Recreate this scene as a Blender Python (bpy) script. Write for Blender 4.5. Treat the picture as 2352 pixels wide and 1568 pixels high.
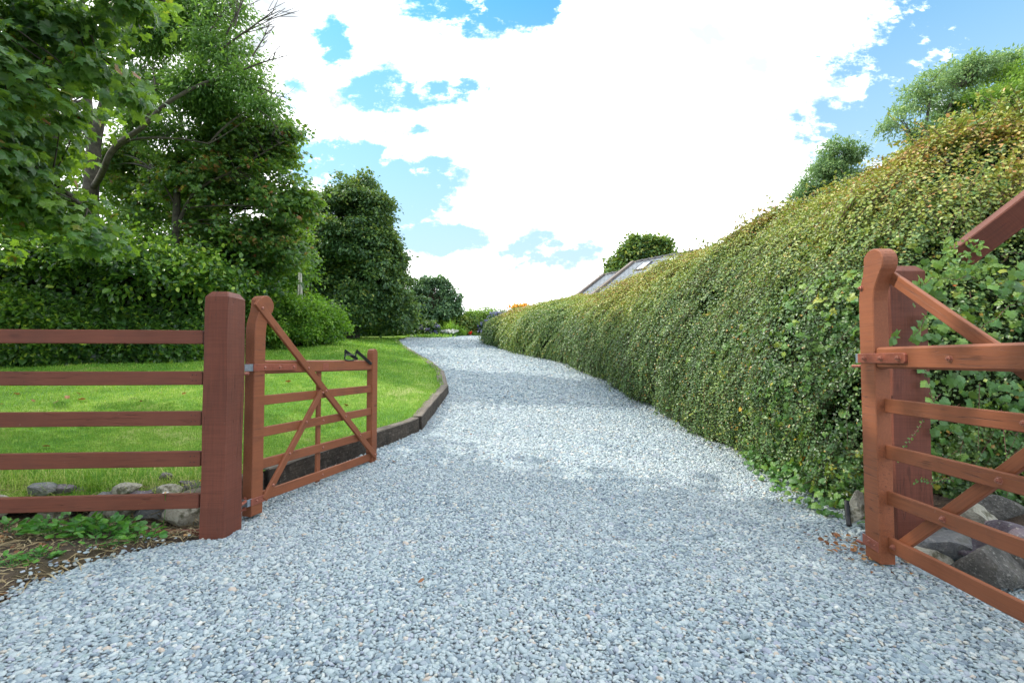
import bpy, bmesh, math, random
import numpy as np
from mathutils import Vector, Matrix
R = math.radians
for o in list(bpy.data.objects): bpy.data.objects.remove(o)
SC = bpy.context.scene
COL = SC.collection

# ------------------------------------------------------------------ camera
EYE = np.array([0.0, 0.0, 1.2]); F = 1110.0; CXP, CYP = 1176.0, 784.0; PITCH = 2.17
cam = bpy.data.cameras.new('camera'); camo = bpy.data.objects.new('camera', cam); COL.objects.link(camo)
cam.lens = F/2352*36.0; cam.sensor_width = 36.0; cam.clip_start = 0.05; cam.clip_end = 3000
camo.location = EYE; camo.rotation_euler = (R(90+PITCH), 0, 0); SC.camera = camo
def ray(px, py):
    a = (px-CXP)/F; b = (CYP-py)/F; c, s = math.cos(R(PITCH)), math.sin(R(PITCH))
    d = np.array([a, c-b*s, s+b*c]); return d/d[1]
def P(px, py, Y):                    # a point of the place, Y metres ahead of where the photographer stood
    return EYE+ray(px, py)*Y

# ------------------------------------------------------------------ sun, sky, exposure
SUN_AZ, SUN_EL = -78.0, 43.0         # azimuth from +Y (ahead), negative = to the left
sun = bpy.data.lights.new('sun', 'SUN'); suno = bpy.data.objects.new('sun', sun); COL.objects.link(suno)
sun.energy = 2.3; sun.angle = R(0.5); sun.color = (1.0, 0.93, 0.80)
sd = Vector((math.sin(R(SUN_AZ))*math.cos(R(SUN_EL)), math.cos(R(SUN_AZ))*math.cos(R(SUN_EL)), math.sin(R(SUN_EL))))
suno.rotation_euler = sd.to_track_quat('Z', 'Y').to_euler(); suno.location = (-20, 5, 30)
SC.view_settings.view_transform = 'Standard'; SC.view_settings.look = 'None'
SC.view_settings.exposure = 0.98; SC.view_settings.gamma = 1.0
SC.render.engine = 'CYCLES'
SC.cycles.max_bounces = 6; SC.cycles.diffuse_bounces = 2; SC.cycles.glossy_bounces = 2
SC.cycles.transmission_bounces = 3; SC.cycles.transparent_max_bounces = 4
SC.cycles.sample_clamp_indirect = 8

class NT:
    def __init__(s, tree): s.t = tree; s.n = tree.nodes; s.l = tree.links
    def new(s, t, **k):
        n = s.n.new(t)
        for a, v in k.items(): setattr(n, a, v)
        return n
    def set(s, sock, v):
        if isinstance(v, bpy.types.NodeSocket): s.l.new(v, sock)
        else:
            if isinstance(v, (tuple, list)) and len(v) == 3 and sock.type == 'RGBA': v = (*v, 1)
            sock.default_value = v
    def m(s, op, a, b=0.0, c=None, clamp=False):
        n = s.new('ShaderNodeMath', operation=op, use_clamp=clamp); s.set(n.inputs[0], a); s.set(n.inputs[1], b)
        if c is not None: s.set(n.inputs[2], c)
        return n.outputs[0]
    def mix(s, f, a, b, mode='MIX'):
        n = s.new('ShaderNodeMix', data_type='RGBA', blend_type=mode); s.set(n.inputs[0], f); s.set(n.inputs[6], a); s.set(n.inputs[7], b)
        return n.outputs[2]
    def noise(s, vec, scale, detail=3, rough=0.55, out=0, dist=0.0):
        n = s.new('ShaderNodeTexNoise'); s.set(n.inputs['Scale'], scale); s.set(n.inputs['Detail'], detail)
        s.set(n.inputs['Roughness'], rough); s.set(n.inputs['Distortion'], dist)
        if vec is not None: s.l.new(vec, n.inputs['Vector'])
        return n.outputs[out]
    def ramp(s, f, stops, interp='LINEAR'):
        n = s.new('ShaderNodeValToRGB'); cr = n.color_ramp; cr.interpolation = interp
        while len(cr.elements) < len(stops): cr.elements.new(0.5)
        for e, (p, c) in zip(cr.elements, stops):
            e.position = p; e.color = (*c, 1) if len(c) == 3 else c
        s.set(n.inputs[0], f); return n.outputs[0]
    def mapr(s, v, a, b, c=0.0, d=1.0, smooth=False):
        n = s.new('ShaderNodeMapRange'); n.interpolation_type = 'SMOOTHSTEP' if smooth else 'LINEAR'
        for i, x in enumerate((v, a, b, c, d)): s.set(n.inputs[i], x)
        return n.outputs[0]
    def vmul(s, vec, v):
        n = s.new('ShaderNodeVectorMath', operation='MULTIPLY'); s.l.new(vec, n.inputs[0]); n.inputs[1].default_value = v; return n.outputs[0]

W = bpy.data.worlds.new('World'); SC.world = W; W.use_nodes = True
def build_sky():
    t = NT(W.node_tree); t.n.clear()
    out = t.new('ShaderNodeOutputWorld'); bg = t.new('ShaderNodeBackground'); t.l.new(bg.outputs[0], out.inputs[0])
    sky = t.new('ShaderNodeTexSky', sky_type='NISHITA'); sky.sun_disc = False; sky.sun_elevation = R(SUN_EL)
    sky.sun_rotation = R(SUN_AZ); sky.altitude = 50; sky.air_density = 1.0; sky.dust_density = 0.6; sky.ozone_density = 2.0
    tc = t.new('ShaderNodeTexCoord'); g = tc.outputs['Generated']
    sep = t.new('ShaderNodeSeparateXYZ'); t.l.new(g, sep.inputs[0]); x, y, z = sep.outputs
    yy = t.m('MAXIMUM', y, 0.12); u = t.m('DIVIDE', x, yy); v = t.m('DIVIDE', z, yy)
    uv = t.new('ShaderNodeCombineXYZ'); t.l.new(u, uv.inputs[0]); t.l.new(t.m('MULTIPLY', v, 1.5), uv.inputs[1])
    n1 = t.noise(uv.outputs[0], 7.0, 10, 0.66); n2 = t.noise(uv.outputs[0], 22.0, 8, 0.65)
    nz = t.m('ADD', t.m('MULTIPLY', t.m('SUBTRACT', n1, 0.5), 5.0), t.m('MULTIPLY', t.m('SUBTRACT', n2, 0.5), 2.2))
    # openings of blue between the clouds: (px, py, half width, half height, strength)
    holes = [(1130, 10, 190, 75, 1.25), (1010, 45, 70, 50, .9), (1195, 20, 60, 55, 1.0), (770, 95, 52, 62, 1.0), (880, 215, 105, 66, 1.05), (1040, 210, 130, 38, .9), (950, 298, 90, 30, .8),
             (680, 215, 50, 45, .8), (780, 375, 150, 62, 1.3), (1000, 395, 75, 62, 1.15), (900, 440, 150, 90, 1.35), (720, 370, 60, 60, 1.2), (1010, 545, 130, 42, 1.25),
             (1250, 580, 130, 52, 1.05), (2330, 60, 280, 230, 1.6), (2160, 230, 210, 130, 1.2), (1960, 320, 160, 95, 1.1), (2020, 150, 230, 75, .85), (1800, 415, 120, 30, .55), (2330, 330, 300, 200, .9)]
    tot = None
    for px, py, a, b, k in holes:
        r0 = ray(px, py); du = t.m('DIVIDE', t.m('SUBTRACT', u, float(r0[0])), a/F); dv = t.m('DIVIDE', t.m('SUBTRACT', v, float(r0[2])), b/F)
        d2 = t.m('ADD', t.m('MULTIPLY', du, du), t.m('MULTIPLY', dv, dv))
        val = t.m('MULTIPLY', t.m('EXPONENT', t.m('MULTIPLY', d2, -0.7)), k)
        tot = val if tot is None else t.m('MAXIMUM', tot, val)
    blue = t.mapr(t.m('ADD', tot, t.m('MULTIPLY', nz, t.m('ADD', 0.13, t.m('MULTIPLY', tot, 0.62)))), 0.24, 0.88, 0, 1, True)
    # behind and beside the camera: broken cloud as well
    back = t.mapr(t.noise(g, 2.2, 6, 0.6), 0.46, 0.60, 0, 1, True)
    front = t.mapr(y, 0.12, 0.30)
    blue = t.mix(front, back, blue)
    veil = t.mapr(z, 0.12, 0.62, 0.92, 0.04)
    skyc = t.mix(1.0, sky.outputs[0], (0.46, 1.22, 1.25, 1), 'MULTIPLY')
    hz = t.mix(veil, skyc, (3.05, 3.42, 3.85, 1))
    n3 = t.noise(uv.outputs[0], 3.2, 9, 0.6, dist=.4)
    cloud = t.mix(t.mapr(n2, 0.35, 0.7), (11.5, 11.7, 12.2, 1), (13.2, 13.2, 13.2, 1))
    cloud = t.mix(t.mapr(n3, 0.50, 0.66, 0, .97, True), cloud, (3.45, 3.75, 4.1, 1))
    col = t.mix(blue, cloud, hz)
    t.l.new(col, bg.inputs[0]); bg.inputs[1].default_value = 0.13
build_sky()

# ------------------------------------------------------------------ helpers
def tag(o, label=None, cat=None, group=None, kind=None):
    if label: o['label'] = label
    if cat: o['category'] = cat
    if group: o['group'] = group
    if kind: o['kind'] = kind
    return o
def empty(name, loc=(0, 0, 0), rz=0.0):
    o = bpy.data.objects.new(name, None); COL.objects.link(o); o.location = loc; o.rotation_euler = (0, 0, rz)
    o.empty_display_size = 0.1; return o
class Acc:
    """collects vertices and faces (any side count) with one float attribute"""
    def __init__(s): s.v = []; s.f = []; s.t = []; s.n = 0
    def add(s, v, f, tint=0.5):
        v = np.asarray(v, float).reshape(-1, 3)
        s.v.append(v); s.t.append(np.broadcast_to(np.asarray(tint, float), (len(v),)).copy())
        for a in (f if isinstance(f, list) else [f]): s.f.append(np.asarray(a, int)+s.n)
        s.n += len(v); return s
    def build(s, name, mat, parent=None, smooth=False, origin=None):
        v = np.concatenate(s.v); 
        if origin is not None: v = v-np.asarray(origin, float)
        me = bpy.data.meshes.new(name)
        lv = np.concatenate([a.ravel() for a in s.f]); lt = np.concatenate([np.full(len(a), a.shape[1]) for a in s.f])
        me.vertices.add(len(v)); me.vertices.foreach_set('co', v.astype(np.float32).ravel())
        me.loops.add(len(lv)); me.loops.foreach_set('vertex_index', lv.astype(np.int32))
        me.polygons.add(len(lt)); st = np.concatenate([[0], np.cumsum(lt)[:-1]])
        me.polygons.foreach_set('loop_start', st.astype(np.int32)); me.polygons.foreach_set('loop_total', lt.astype(np.int32))
        me.polygons.foreach_set('use_smooth', np.full(len(lt), bool(smooth)))
        me.update(calc_edges=True)
        at = me.attributes.new('tint', 'FLOAT', 'POINT'); at.data.foreach_set('value', np.concatenate(s.t).astype(np.float32))
        o = bpy.data.objects.new(name, me); COL.objects.link(o)
        for m_ in (mat if isinstance(mat, list) else [mat]): me.materials.append(m_)
        if parent is not None: o.parent = parent
        if origin is not None and parent is None: o.location = origin
        return o
def unit(a): return a/np.maximum(np.linalg.norm(a, axis=-1, keepdims=True), 1e-9)
def sn(p, f, seed=0):                # cheap smooth noise, about -1..1
    p = np.asarray(p, float)*f; r = np.random.default_rng(1000+seed); o = 0
    for k in range(7):
        w = r.normal(size=3); w = w/np.linalg.norm(w)*r.uniform(.7, 1.6); o = o+np.sin(p@w+r.uniform(0, 6.28)+1.3*np.sin(p@np.roll(w, 1)*.7))
    return o/3.2
def tube(acc, pts, rad, sides=7, tint=0.5):
    pts = np.asarray(pts, float); n = len(pts); rad = np.broadcast_to(np.asarray(rad, float), (n,))
    T = unit(np.gradient(pts, axis=0)); ref = np.array([0.31, 0.17, 0.94]) if abs(T[0][2]) < .9 else np.array([1.0, 0.1, 0])
    A = unit(np.cross(T, ref)); B = np.cross(T, A); th = np.linspace(0, 2*math.pi, sides, endpoint=False)
    v = pts[:, None]+rad[:, None, None]*(np.cos(th)[None, :, None]*A[:, None]+np.sin(th)[None, :, None]*B[:, None])
    i = np.arange(n-1)[:, None]*sides; j = np.arange(sides)[None]; k = (j+1) % sides
    f = np.stack([i+j, i+k, i+sides+k, i+sides+j], -1).reshape(-1, 4)
    acc.add(v.reshape(-1, 3), f, tint)
    acc.add(np.vstack([v[-1], pts[-1:]+T[-1:]*rad[-1]*.5]), np.array([[a, (a+1) % sides, sides] for a in range(sides)]), tint)
def smoothline(pts, n=8):            # Catmull-Rom
    p = np.asarray(pts, float); p = np.vstack([2*p[0]-p[1], p, 2*p[-1]-p[-2]]); out = []
    for i in range(1, len(p)-2):
        for t in np.linspace(0, 1, n, endpoint=False):
            a, b, c, d = p[i-1], p[i], p[i+1], p[i+2]
            out.append(.5*((2*b)+(-a+c)*t+(2*a-5*b+4*c-d)*t*t+(-a+3*b-3*c+d)*t**3))
    out.append(p[-2]); return np.array(out)
# leaf templates: vertices (across, along, up), faces
LEAF = {
 'small': (np.array([(0, 0, 0), (.30, .5, .10), (0, 1, 0), (-.30, .5, .10)]), [np.array([[0, 1, 2, 3]])]),
 'oval': (np.array([(0, 0, 0), (.32, .3, .09), (.28, .7, .08), (0, 1, -.06), (-.28, .7, .08), (-.32, .3, .09)]), [np.array([[0, 1, 2, 3], [0, 3, 4, 5]])]),
 'narrow': (np.array([(0, 0, 0), (.15, .4, .04), (0, 1, -.12), (-.15, .4, .04)]), [np.array([[0, 1, 2, 3]])]),
}
def fan(outline, cup=0.0, centre=(0, .42)):
    v = [(centre[0], centre[1], 0.03)]+[(x, y, -cup*((x)**2+(y-.4)**2)+.05*math.sin(7*x+5*y)) for x, y in outline]
    n = len(outline); f = np.array([[0, 1+i, 1+(i+1) % n] for i in range(n)])
    return (np.array(v), [f])
half = [(.10, .02), (.34, -.02), (.30, .16), (.58, .22), (.44, .36), (.60, .58), (.36, .56), (.30, .66), (.16, .72)]
LEAF['maple'] = fan([(0, .08)]+half+[(0, 1.0)]+[(-x, y) for x, y in half[::-1]], .45)
half2 = [(.20, -.10), (.38, .02), (.37, .18), (.50, .26), (.46, .44), (.36, .50), (.36, .66), (.22, .72), (.14, .86)]
LEAF['bramble'] = fan([(0, .06)]+half2+[(0, .98)]+[(-x, y) for x, y in half2[::-1]], .30)
LEAF['blob'] = fan([(0, 0), (.22, .12), (.34, .4), (.28, .72), (.12, .95), (-.12, .95), (-.28, .72), (-.34, .4), (-.22, .12)], .2)
def leaves(acc, kind, pos, along, normal, size, tint, width=1.0):
    tv, tf = LEAF[kind]; pos = np.asarray(pos); n = len(pos)
    Y = unit(along); X = unit(np.cross(Y, normal)); Z = np.cross(X, Y); size = np.broadcast_to(size, (n,))
    width = np.broadcast_to(width, (n,))[:, None, None]
    v = pos[:, None]+size[:, None, None]*(tv[None, :, 0, None]*width*X[:, None]+tv[None, :, 1, None]*Y[:, None]+tv[None, :, 2, None]*Z[:, None])
    k = len(tv); fs = [(np.arange(n)[:, None, None]*k+f[None]).reshape(-1, f.shape[1]) for f in tf]
    acc.add(v.reshape(-1, 3), fs, np.repeat(np.broadcast_to(tint, (n,)), k))
def rbox(acc, x0, x1, y0, y1, z0, z1, b=0.004, nseg=1, wob=0.0, tint=.5, seed=0):
    """box with chamfered long edges, long axis x"""
    sec = np.array([(y0+b, z0), (y1-b, z0), (y1, z0+b), (y1, z1-b), (y1-b, z1), (y0+b, z1), (y0, z1-b), (y0, z0+b)])
    xs = np.linspace(x0+b, x1-b, nseg+1); rows = [(x0, .0)]+[(x, b) for x in xs]+[(x1, 0.)]
    c = np.array([(y0+y1)/2, (z0+z1)/2]); V = []
    for i, (x, _) in enumerate(rows):
        s = sec if 0 < i < len(rows)-1 else c+(sec-c)*(1-b/max((y1-y0)/2, (z1-z0)/2))
        V.append(np.column_stack([np.full(8, x), s]))
    V = np.array(V); 
    if wob: V[:, :, 1:] += wob*np.stack([sn(V, 1.3, seed), sn(V, 1.1, seed+5)], -1)
    m = len(rows); i = np.arange(m-1)[:, None]*8; j = np.arange(8)[None]; k = (j+1) % 8
    f = np.stack([i+j, i+8+j, i+8+k, i+k], -1).reshape(-1, 4)[:, ::-1]
    acc.add(V.reshape(-1, 3), [f, np.array([np.arange(8)]), np.array([np.arange(8)[::-1]+(m-1)*8])], tint); return acc
def beam(name, p0, p1, h, t, mat, parent, b=0.004, yaxis=(0, 1, 0), wob=0.0, seed=0, ends=None):
    """beam from p0 to p1 with local x along its length; h across (in plane), t thickness along yaxis"""
    p0 = Vector(p0); p1 = Vector(p1); L = (p1-p0).length; x = (p1-p0).normalized(); y = Vector(yaxis); y = (y-x*y.dot(x)).normalized(); z = x.cross(y)
    a = Acc(); rbox(a, 0, L, -t/2, t/2, -h/2, h/2, b, max(1, int(L/.15)) if wob else 1, wob, .5, seed)
    o = a.build(name, mat, parent)
    m = Matrix((x, y, z)).transposed().to_4x4(); m.translation = p0
    o.matrix_local = m; return o
def bolt(parent, p, nrm, r, mat, name='bolt', hexa=False):
    a = Acc(); n = 6 if hexa else 10; th = np.linspace(0, 2*math.pi, n, endpoint=False); c = np.cos(th); s_ = np.sin(th)
    if hexa: rings = [(r*1.5, 0), (r*1.5, .1*r), (r, .12*r), (r, .9*r), (r*.85, r), (r*.5, r), (r*.5, 1.5*r), (r*.4, 1.6*r)]
    else: rings = [(r*1.05, 0), (r, .25*r), (r*.8, .55*r), (r*.45, .75*r)]
    V = np.concatenate([np.column_stack([rr*c, rr*s_, np.full(n, h)]) for rr, h in rings]+[np.array([[0, 0, rings[-1][1]*1.04]])])
    f = np.array([[i*n+j, i*n+(j+1) % n, (i+1)*n+(j+1) % n, (i+1)*n+j] for i in range(len(rings)-1) for j in range(n)])
    e = (len(rings)-1)*n; a.add(V, [f, np.array([[e+j, e+(j+1) % n, e+n] for j in range(n)])])
    o = a.build(name, mat, parent, smooth=not hexa); q = Vector(nrm).to_track_quat('Z', 'Y').to_matrix().to_4x4(); q.translation = Vector(p); o.matrix_local = q; return o
def prism(name, outline, y0, y1, mat, parent, b=.004):
    bm = bmesh.new(); vs = [bm.verts.new((u, y0, z)) for u, z in outline]; f = bm.faces.new(vs)
    r = bmesh.ops.extrude_face_region(bm, geom=[f]); 
    for g in r['geom']:
        if isinstance(g, bmesh.types.BMVert): g.co.y = y1
    bmesh.ops.recalc_face_normals(bm, faces=bm.faces)
    ed = [e for e in bm.edges if abs(e.verts[0].co.y-e.verts[1].co.y) < 1e-6]
    bmesh.ops.bevel(bm, geom=ed, offset=b, segments=1, affect='EDGES')
    me = bpy.data.meshes.new(name); bm.to_mesh(me); bm.free(); me.materials.append(mat)
    o = bpy.data.objects.new(name, me); COL.objects.link(o); o.parent = parent; return o

# ------------------------------------------------------------------ materials
def newmat(name):
    m = bpy.data.materials.new(name); m.use_nodes = True; t = NT(m.node_tree); t.n.clear()
    out = t.new('ShaderNodeOutputMaterial'); b = t.new('ShaderNodeBsdfPrincipled'); t.l.new(b.outputs[0], out.inputs[0])
    return m, t, b, out
def bump(t, b, h, s, d=0.01):
    n = t.new('ShaderNodeBump'); n.inputs['Strength'].default_value = s; n.inputs['Distance'].default_value = d; t.l.new(h, n.inputs['Height']); t.l.new(n.outputs[0], b.inputs['Normal'])
def gain(st, k): return [(p, tuple(min(.85, x*k) for x in c)) for p, c in st]
def leafmat(name, stops, trans=0.35, tcol=(0.30, 0.52, 0.03), rough=0.42, tmix=.6, spec=.5, patch=0.0):
    m, t, b, out = newmat(name)
    at = t.new('ShaderNodeAttribute'); at.attribute_name = 'tint'; f = at.outputs['Fac']
    if patch:
        tc = t.new('ShaderNodeTexCoord'); f = t.m('ADD', f, t.m('MULTIPLY', t.m('SUBTRACT', t.noise(tc.outputs['Object'], 1.1, 3), .5), patch))
    c = t.ramp(f, stops); t.l.new(c, b.inputs['Base Color']); b.inputs['Roughness'].default_value = rough; b.inputs['Specular IOR Level'].default_value = spec
    tr = t.new('ShaderNodeBsdfTranslucent'); t.l.new(t.mix(tmix, c, (*tcol, 1)), tr.inputs[0])
    mx = t.new('ShaderNodeMixShader'); mx.inputs[0].default_value = trans; t.l.new(b.outputs[0], mx.inputs[1]); t.l.new(tr.outputs[0], mx.inputs[2]); t.l.new(mx.outputs[0], out.inputs[0])
    return m
def wood(name, base, dark, crack=1.0, saw=False):
    m, t, b, out = newmat(name); tc = t.new('ShaderNodeTexCoord'); ob = t.new('ShaderNodeObjectInfo')
    off = t.new('ShaderNodeVectorMath', operation='ADD'); t.l.new(tc.outputs['Object'], off.inputs[0])
    k = t.new('ShaderNodeCombineXYZ'); t.l.new(t.m('MULTIPLY', ob.outputs['Random'], 37.0), k.inputs[1]); t.l.new(t.m('MULTIPLY', ob.outputs['Random'], 11.0), k.inputs[0]); t.l.new(k.outputs[0], off.inputs[1]); v = off.outputs[0]
    g = t.noise(t.vmul(v, (3.0, 90, 90)), 1.0, 4, .6, dist=.6); sp = t.noise(v, 9.0, 4, .6); lg = t.noise(v, 2.2, 2)
    c = t.mix(t.mapr(g, .3, .75), base, dark); c = t.mix(t.mapr(sp, .52, .78, 0, .45), c, tuple(x*.55 for x in base))
    c = t.mix(t.mapr(lg, .3, .75, 0, .28), c, tuple(min(1, x*1.35+.02) for x in base))
    cr = t.noise(t.vmul(v, (1.1, 34, 34)), 1.0, 2, .5, dist=.9)
    line = t.m('MULTIPLY', t.mapr(t.m('ABSOLUTE', t.m('SUBTRACT', cr, .5)), 0.0, .014, 1, 0), t.mapr(t.noise(v, 1.7, 2), .5, .62))
    line = t.m('MULTIPLY', line, crack)
    vo = t.new('ShaderNodeTexVoronoi', distance='EUCLIDEAN'); t.l.new(t.vmul(v, (3.2, 9, 9)), vo.inputs['Vector']); vo.inputs['Scale'].default_value = 1.0
    knot = t.m('MULTIPLY', t.mapr(vo.outputs['Distance'], .07, .15, 1, 0), t.mapr(t.noise(v, 1.1), .5, .56))
    c = t.mix(t.m('MULTIPLY', knot, .6), c, tuple(x*.35 for x in base)); c = t.mix(line, c, tuple(x*.18 for x in base))
    grime = t.mapr(t.noise(v, 3.3, 6, .7), .50, .72, 0, .55); c = t.mix(grime, c, tuple(x*.55+.012 for x in base))
    worn = t.m('MULTIPLY', t.mapr(t.noise(v, 38, 4, .7), .66, .74), t.mapr(t.noise(v, 2.7, 2), .48, .62)); c = t.mix(t.m('MULTIPLY', worn, .5), c, (.34, .24, .19, 1))
    if saw:
        sw_ = t.noise(t.vmul(v, (150, 4, 4)), 1.0, 3, .6); c = t.mix(t.mapr(sw_, .42, .7, 0, .6), c, tuple(x*.5 for x in base)); g = t.m('ADD', g, t.m('MULTIPLY', sw_, 1.2))
    t.l.new(c, b.inputs['Base Color']); b.inputs['Roughness'].default_value = .58; b.inputs['Specular IOR Level'].default_value = .35
    h = t.m('SUBTRACT', t.m('MULTIPLY', g, .35), t.m('MULTIPLY', line, 2.0)); bump(t, b, h, .5, .004); return m
M = {}
M['wood'] = wood('stained wood', (0.262, 0.086, 0.036), (0.185, 0.058, 0.026), .7)
M['wood_dull'] = wood('weathered shaded wood', (0.180, 0.054, 0.029), (0.110, 0.033, 0.020), .9)  # weathered paint, darkened further for the shade under the left trees
M['postwood'] = wood('sawn stained post', (0.175, 0.049, 0.026), (0.100, 0.028, 0.017), 1.0, True)  # darker than the gates: weathered paint, with the posts' shade in the colour
def simple(name, col, rough=.6, metal=0.0, var=.3, scale=20, bs=0.0, spec=.5):
    m, t, b, out = newmat(name); tc = t.new('ShaderNodeTexCoord'); n = t.noise(tc.outputs['Object'], scale, 5, .6)
    c = t.mix(t.mapr(n, .3, .7), tuple(x*(1-var) for x in col), tuple(min(1, x*(1+var)) for x in col)); t.l.new(c, b.inputs['Base Color'])
    b.inputs['Roughness'].default_value = rough; b.inputs['Metallic'].default_value = metal; b.inputs['Specular IOR Level'].default_value = spec
    if bs: bump(t, b, n, bs, .01)
    return m
M['paintmetal'] = simple('painted ironwork', (.27, .08, .05), .4, .1, .25, 30, .2)
M['bolt'] = simple('painted bolt', (.33, .13, .09), .3, .3, .3, 60)
M['galv'] = simple('galvanised steel with worn paint', (.30, .36, .42), .4, .6, .3, 40)
M['black'] = simple('black latch paint', (.012, .013, .016), .35, .2, .3, 40)
M['bark'] = simple('grey bark', (.09, .08, .062), .9, 0, .55, 9, 1.0)
M['barkdark'] = simple('dark mossy bark', (.055, .05, .035), .9, 0, .6, 12, 1.0)
M['twig'] = simple('thin brown twigs', (.11, .06, .04), .8, 0, .4, 10)
M['deadtwig'] = simple('bare dead twigs', (.22, .17, .14), .8, 0, .4, 10)
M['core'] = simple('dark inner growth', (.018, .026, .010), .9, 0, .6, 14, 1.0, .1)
M['straw'] = leafmat('dry straw', [(0, (.16, .11, .06)), (.5, (.33, .25, .13)), (1, (.5, .42, .26))], .1, rough=.7)
M['litter'] = leafmat('dead leaves', [(0, (.10, .04, .02)), (.5, (.28, .11, .04)), (1, (.5, .3, .12))], .15, (.5, .25, .05), .6)
# foliage
M['coton'] = leafmat('small hedge leaves', [(0, (.028, .065, .028)), (.3, (.100, .190, .068)), (.50, (.185, .285, .075)), (.68, (.33, .39, .070)), (.84, (.40, .37, .07)), (1, (.42, .20, .05))], .22, (.35, .5, .05), .40, .5, .55)
M['bramble'] = leafmat('lobed climbing leaves', [(0, (.035, .10, .030)), (.5, (.085, .22, .050)), (.8, (.20, .33, .06)), (.93, (.46, .42, .05)), (.97, (.7, .36, .03)), (1, (.5, .14, .04))], .28, (.4, .55, .05), .40)
M['beech'] = leafmat('dark hedge leaves', gain([(0, (.012, .040, .014)), (.45, (.045, .115, .026)), (.75, (.13, .25, .035)), (1, (.34, .45, .05))], 1.28), .32, (.32, .6, .03), .35, .55, .6)
M['maple'] = leafmat('broad tree leaves', gain([(0, (.026, .070, .034)), (.5, (.070, .150, .046)), (.86, (.15, .25, .045)), (.93, (.20, .12, .04)), (1, (.24, .09, .04))], 1.28), .34, (.42, .70, .03), .38, .7)
M['ash'] = leafmat('feathery tree leaves', gain([(0, (.035, .095, .028)), (.55, (.10, .21, .045)), (1, (.21, .34, .07))], 1.28), .38, (.35, .62, .05), .45, .6)
M['syc'] = leafmat('dense tree leaves', gain([(0, (.024, .066, .030)), (.5, (.062, .138, .042)), (.8, (.15, .24, .045)), (1, (.30, .31, .07))], 1.28), .25, (.35, .5, .04), .5, .5)
M['ivy'] = leafmat('ivy leaves', gain([(0, (.018, .055, .016)), (.55, (.065, .16, .025)), (1, (.20, .34, .04))], 1.28), .36, (.36, .7, .03), .36, .6)
M['pale'] = leafmat('pale tree leaves', [(0, (.11, .21, .12)), (.6, (.24, .38, .16)), (1, (.40, .52, .17))], .3, (.3, .5, .08), .45, .5)
M['lime'] = leafmat('lime tree leaves', [(0, (.12, .24, .045)), (.6, (.28, .44, .08)), (1, (.42, .56, .11))], .35, (.4, .65, .06), .45, .5)
M['weed'] = leafmat('weed leaves', [(0, (.035, .13, .03)), (.6, (.08, .27, .04)), (1, (.20, .42, .06))], .3, (.3, .6, .05), .35)
M['grass'] = leafmat('grass blades', gain([(0, (.045, .145, .018)), (.45, (.115, .265, .026)), (.70, (.25, .39, .05)), (1, (.52, .52, .20))], 1.28), .3, (.42, .62, .04), .5, .5, .4, 1.3)
M['blade'] = leafmat('strap leaves', [(0, (.10, .26, .03)), (1, (.28, .46, .06))], .35, (.4, .65, .05), .4)
def petal(n, a, b_): return leafmat(n, [(0, a), (1, b_)], .25, b_, .6, .3)
M['blueflower'] = petal('blue mauve petals', (.13, .14, .36), (.42, .33, .58))
M['lavflower'] = petal('lavender petals', (.22, .21, .42), (.46, .46, .66))
M['white'] = petal('white petals', (.7, .7, .7), (.9, .9, .88)); M['red'] = petal('red petals', (.8, .03, .01), (.9, .07, .02)); M['yellow'] = petal('yellow petals', (.85, .36, .01), (.95, .5, .02))
M['silver'] = leafmat('silvery leaves', [(0, (.16, .24, .14)), (1, (.36, .42, .30))], .2, (.3, .4, .2), .6)

def stone(name, a, b_, moss=.0, scale=7):
    m, t, b, out = newmat(name); tc = t.new('ShaderNodeTexCoord'); v = tc.outputs['Object']
    n = t.noise(v, scale, 6, .62); n2 = t.noise(v, scale*6, 4, .65)
    c = t.mix(t.mapr(n, .32, .68), a, b_); c = t.mix(t.mapr(n2, .55, .72, 0, .75), c, (.42, .41, .37)); c = t.mix(t.mapr(n2, .25, .40, .6, 0), c, tuple(x*.4 for x in a))
    if moss: c = t.mix(t.mapr(t.noise(v, scale*1.3, 4), .56, .64, 0, moss), c, (.05, .05, .012))
    t.l.new(c, b.inputs['Base Color']); b.inputs['Roughness'].default_value = .85; bump(t, b, t.m('ADD', n, t.m('MULTIPLY', n2, .6)), 1.0, .035); return m
M['st_pale'] = stone('pale lichened stone', (.28, .265, .21), (.46, .44, .36), .8)
M['st_grey'] = stone('blue grey stone', (.14, .15, .16), (.25, .25, .25), .4)
M['st_purple'] = stone('purple slate', (.10, .08, .10), (.19, .16, .19))
M['st_dark'] = stone('dark speckled stone', (.06, .06, .055), (.18, .17, .155), .3, 11)
def sleepermat():
    m, t, b, out = newmat('old sleeper timber'); tc = t.new('ShaderNodeTexCoord'); v = tc.outputs['Object']
    g = t.noise(t.vmul(v, (3, 45, 45)), 1, 5, .65, dist=.8); n = t.noise(v, 6, 5, .65); n3 = t.noise(v, 26, 4, .7)
    geo = t.new('ShaderNodeNewGeometry'); sx = t.new('ShaderNodeSeparateXYZ'); t.l.new(geo.outputs['Normal'], sx.inputs[0])
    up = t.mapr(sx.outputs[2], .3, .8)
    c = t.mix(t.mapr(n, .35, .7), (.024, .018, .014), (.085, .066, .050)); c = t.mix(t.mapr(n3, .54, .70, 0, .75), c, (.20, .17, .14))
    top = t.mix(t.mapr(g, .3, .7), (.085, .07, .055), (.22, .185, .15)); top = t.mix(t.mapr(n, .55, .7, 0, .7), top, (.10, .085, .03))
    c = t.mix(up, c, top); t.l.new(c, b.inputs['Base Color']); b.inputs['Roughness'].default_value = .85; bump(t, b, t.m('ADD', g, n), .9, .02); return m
M['sleeper'] = sleepermat()
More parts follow.
